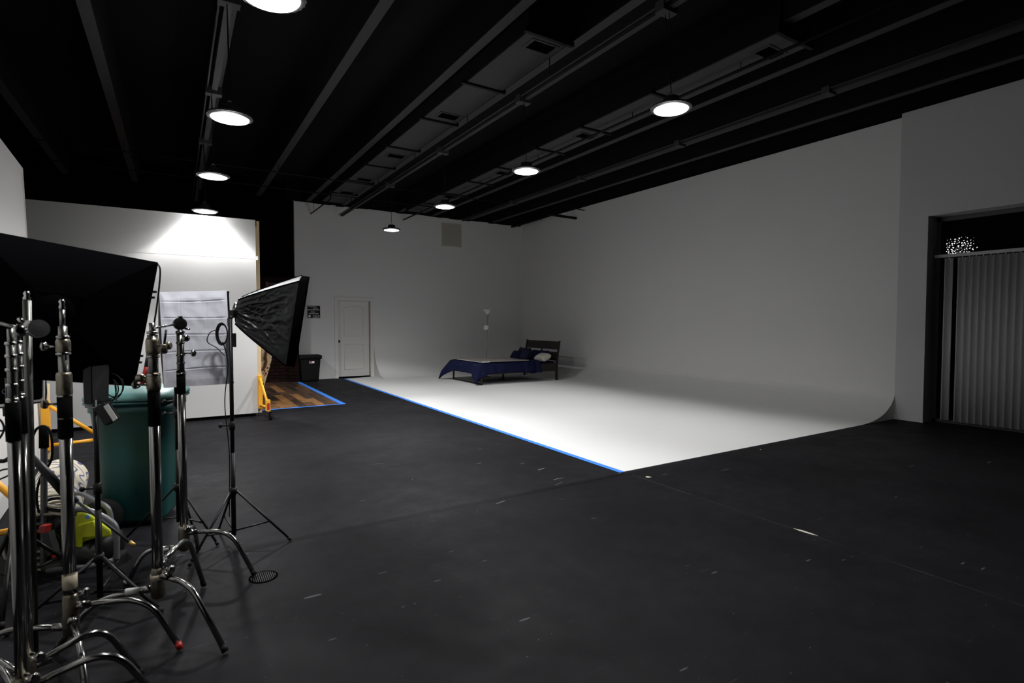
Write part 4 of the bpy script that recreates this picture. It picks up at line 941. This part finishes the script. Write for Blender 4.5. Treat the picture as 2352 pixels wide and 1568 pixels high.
# rolled rug
ra, rb = V((-.70, 4.15, .172)), V((-.82, 5.75, .172))
t = thing('rolled_rug', 'rolled cream rug with blue marbled swirls lying on the floor by the teal bin', 'rug', (ra+rb)/2-V((0, 0, .17)))
dr = (rb-ra).normalized(); sx_ = dr.cross(V((0, 0, 1)))
mb = MB(); mb.grid(lambda u, v: ra+(rb-ra)*v+(sx_*math.cos(2*math.pi*u)+V((0, 0, 1))*math.sin(2*math.pi*u))*(.17-.006*math.sin(9*v)*math.sin(2*math.pi*u*2)-.012*u), 40, 20)
mb.build('rug_roll', MARBLE, t, solid=.01)
mb = MB(); mb.grid(lambda u, v: ra+(rb-ra)*(.003+v*.994)+(sx_*math.cos(2*math.pi*3*u)+V((0, 0, 1))*math.sin(2*math.pi*3*u))*(.158-.11*u), 60, 2)
mb.build('rug_inner_coil', CREAM, t)
# pressure washer
D_ = 3.22
def W3(px, py, dd=0.0): return at(px, py, D_+dd)
base = fl(180, 1322); t = thing('pressure_washer', 'lime green and black pressure washer with grey tube frame and coiled hose', 'pressure washer', V((-.50, 3.88, 0)))
def tb(pts, r, name, m, **k): return MB().tube(pts, r, 10).build(name, m, t, **k)
# tube frame: handle loop and cage
tb(spline([W3(100, 1300), W3(101, 1200), W3(101, 1100), W3(101, 1000), W3(101, 985)]), .017, 'frame_tube', TUBEG)
tb([W3(101, 980), W3(101, 1028)], .024, 'foam_grip', SLEEVE, label='black foam handle grip')
tb(bend(W3(108, 1180, .05), W3(158, 1168, .05), W3(185, 1166, .05), .3), .014, 'frame_tube', TUBEG)
tb(spline([W3(158, 1136, .25), W3(186, 1133, .25), W3(215, 1148, .22), W3(243, 1162, .2), W3(253, 1180, .2), W3(256, 1215, .2), W3(257, 1250, .2)]), .015, 'frame_tube', TUBEG)
tb(spline([W3(165, 1172, -.15), W3(195, 1170, -.15), W3(235, 1185, -.15), W3(262, 1204, -.15), W3(268, 1230, -.15), W3(268, 1285, -.15)]), .016, 'frame_tube', TUBEG)
tb([W3(268, 1285, -.15), W3(200, 1302, -.15), W3(110, 1310, -.1)], .015, 'frame_tube', TUBEG)
# body cowl
def blob(cx_, cy_, dd, w_, h_, dp, m, name, sq=2.6, **k):
    c_ = W3(cx_, cy_, dd); mb = MB()
    def g_(u, v):
        th = u*2*math.pi; ph = (v-.5)*math.pi
        def sp(a, e): return math.copysign(abs(a)**e, a)
        e = 2/sq
        return c_+RGT*w_*sp(math.cos(ph), e)*sp(math.cos(th), e)+FWD*dp*sp(math.cos(ph), e)*sp(math.sin(th), e)+V((0, 0, 1))*h_*sp(math.sin(ph), e)
    mb.grid(g_, 28, 16, closeu=True); return mb.build(name, m, t, **k)
mb = MB()
pf = [W3(*p) for p in ((178, 1178), (192, 1174), (212, 1186), (228, 1200), (256, 1218), (256, 1234), (216, 1238), (192, 1246), (186, 1262), (146, 1262), (142, 1236), (150, 1224), (168, 1216), (172, 1196))]
mb.prism(pf, VRL*.20).build('engine_cowl', LIME, t, bevel=.014, label='glossy lime green cowl')
MB().prism([W3(*p, -.012) for p in ((176, 1206), (214, 1196), (226, 1232), (190, 1236), (186, 1258), (150, 1256), (156, 1236), (172, 1228))], FWD*.02).build('cowl_ridge', LIME, t, bevel=.006)
blob(215, 1262, .10, .085, .085, .12, ENG, 'engine_block')
blob(150, 1290, .12, .11, .06, .14, ENG, 'pump_block')
blob(245, 1252, .14, .07, .09, .12, BLK, 'air_filter')
MB().lathe(W3(203, 1186, -.02), [(0, .012), (.01, .012)], 12, axis=-FWD).build('cowl_badge', mat('blue_badge', (.1, .25, .5), .5), t)
mb = MB(); mb.tube([W3(140, 1185+8, .02), W3(150, 1215, .0)], .045, 16); mb.build('recoil_housing', BLK, t)
for k in range(4):
    cx_, cy_ = 132, 1150+k*8
    MB().tube([W3(cx_+34*math.cos(a)+(4*k), cy_-14*math.sin(a), .05+.05*math.sin(a)) for a in [2*math.pi*j/22 for j in range(22)]], .009, 8, closed=True).build('hose_coil', HOSE if k % 2 == 0 else BLKP, t)
MB().obox(W3(103, 1213, -.1), RGT*.02, FWD*.02, (V((0, 0, 1))*.02+RGT*.006)).build('fuel_cap', REDM, t, label='red cap')
MB().obox(W3(116, 1245, -.1), RGT*.022+V((0, 0, .004)), FWD*.02, V((0, 0, .06))-RGT*.015).build('tool_pouch', GREYP, t)
MB().obox(W3(124, 1276, -.1), RGT*.007, FWD*.01, V((0, 0, .01))).build('red_plug', REDM, t)
for px, dd in ((125, .25), (275, .1)):
    MB().lathe(W3(px, 1296, dd)-RGT*.02, [(0, .06), (.008, .085), (.04, .085), (.048, .06)], 24, axis=RGT).build('wheel', RUB, t)
MB().tube(spline([W3(76, 1000, -.05), W3(84, 985, -.05), W3(98, 978, -.05), W3(112, 985, -.05), W3(119, 1010, -.05), W3(119, 1050, -.05), W3(108, 1075, -.05), W3(92, 1100, 0), W3(84, 1140, 0), W3(90, 1180, 0)]), .007, 8).build('throttle_cable', BLKP, t)
wnd = thing('spray_wand', 'black spray wand with a brass tip slanting across the lime green machine', 'spray wand', W3(180, 1160, -.35))
MB().tube([W3(74, 1050, -.35), W3(112, 1090, -.35), W3(148, 1132, -.35)], [.016, .022, .022], 12).tube([W3(148, 1132, -.35), W3(178, 1152, -.35)], [.022, .010], 10).build('trigger_grip', BLK, wnd)
MB().tube([W3(176, 1150, -.35), W3(300, 1246, -.35)], .0075, 10).build('lance', GREYP, wnd)
MB().tube([W3(298, 1244, -.35), W3(310, 1252, -.35)], .010, 10).build('nozzle', BRASS, wnd, label='brass nozzle')

# floor drain
c = fl(605, 1325)
t = thing('floor_drain', 'round metal floor drain grate beside the foot of a steel stand', 'drain', (c.x, c.y, 0))
MB().lathe((c.x, c.y, .0), [(0, .078), (.003, .078), (.003, .068), (.0005, .066)], 32, capt=True).build('drain_ring', GAPB, t)
mb = MB()
for k in range(-6, 7):
    hw = math.sqrt(max(.066**2-(k*.0105)**2, 0)); mb.box((c.x+k*.0105-.0028, c.y-hw, .0008), (c.x+k*.0105+.0028, c.y+hw, .0036))
mb.build('grate_bars', mat('drain_steel', (.018, .018, .018), .7, spec=.2), t)
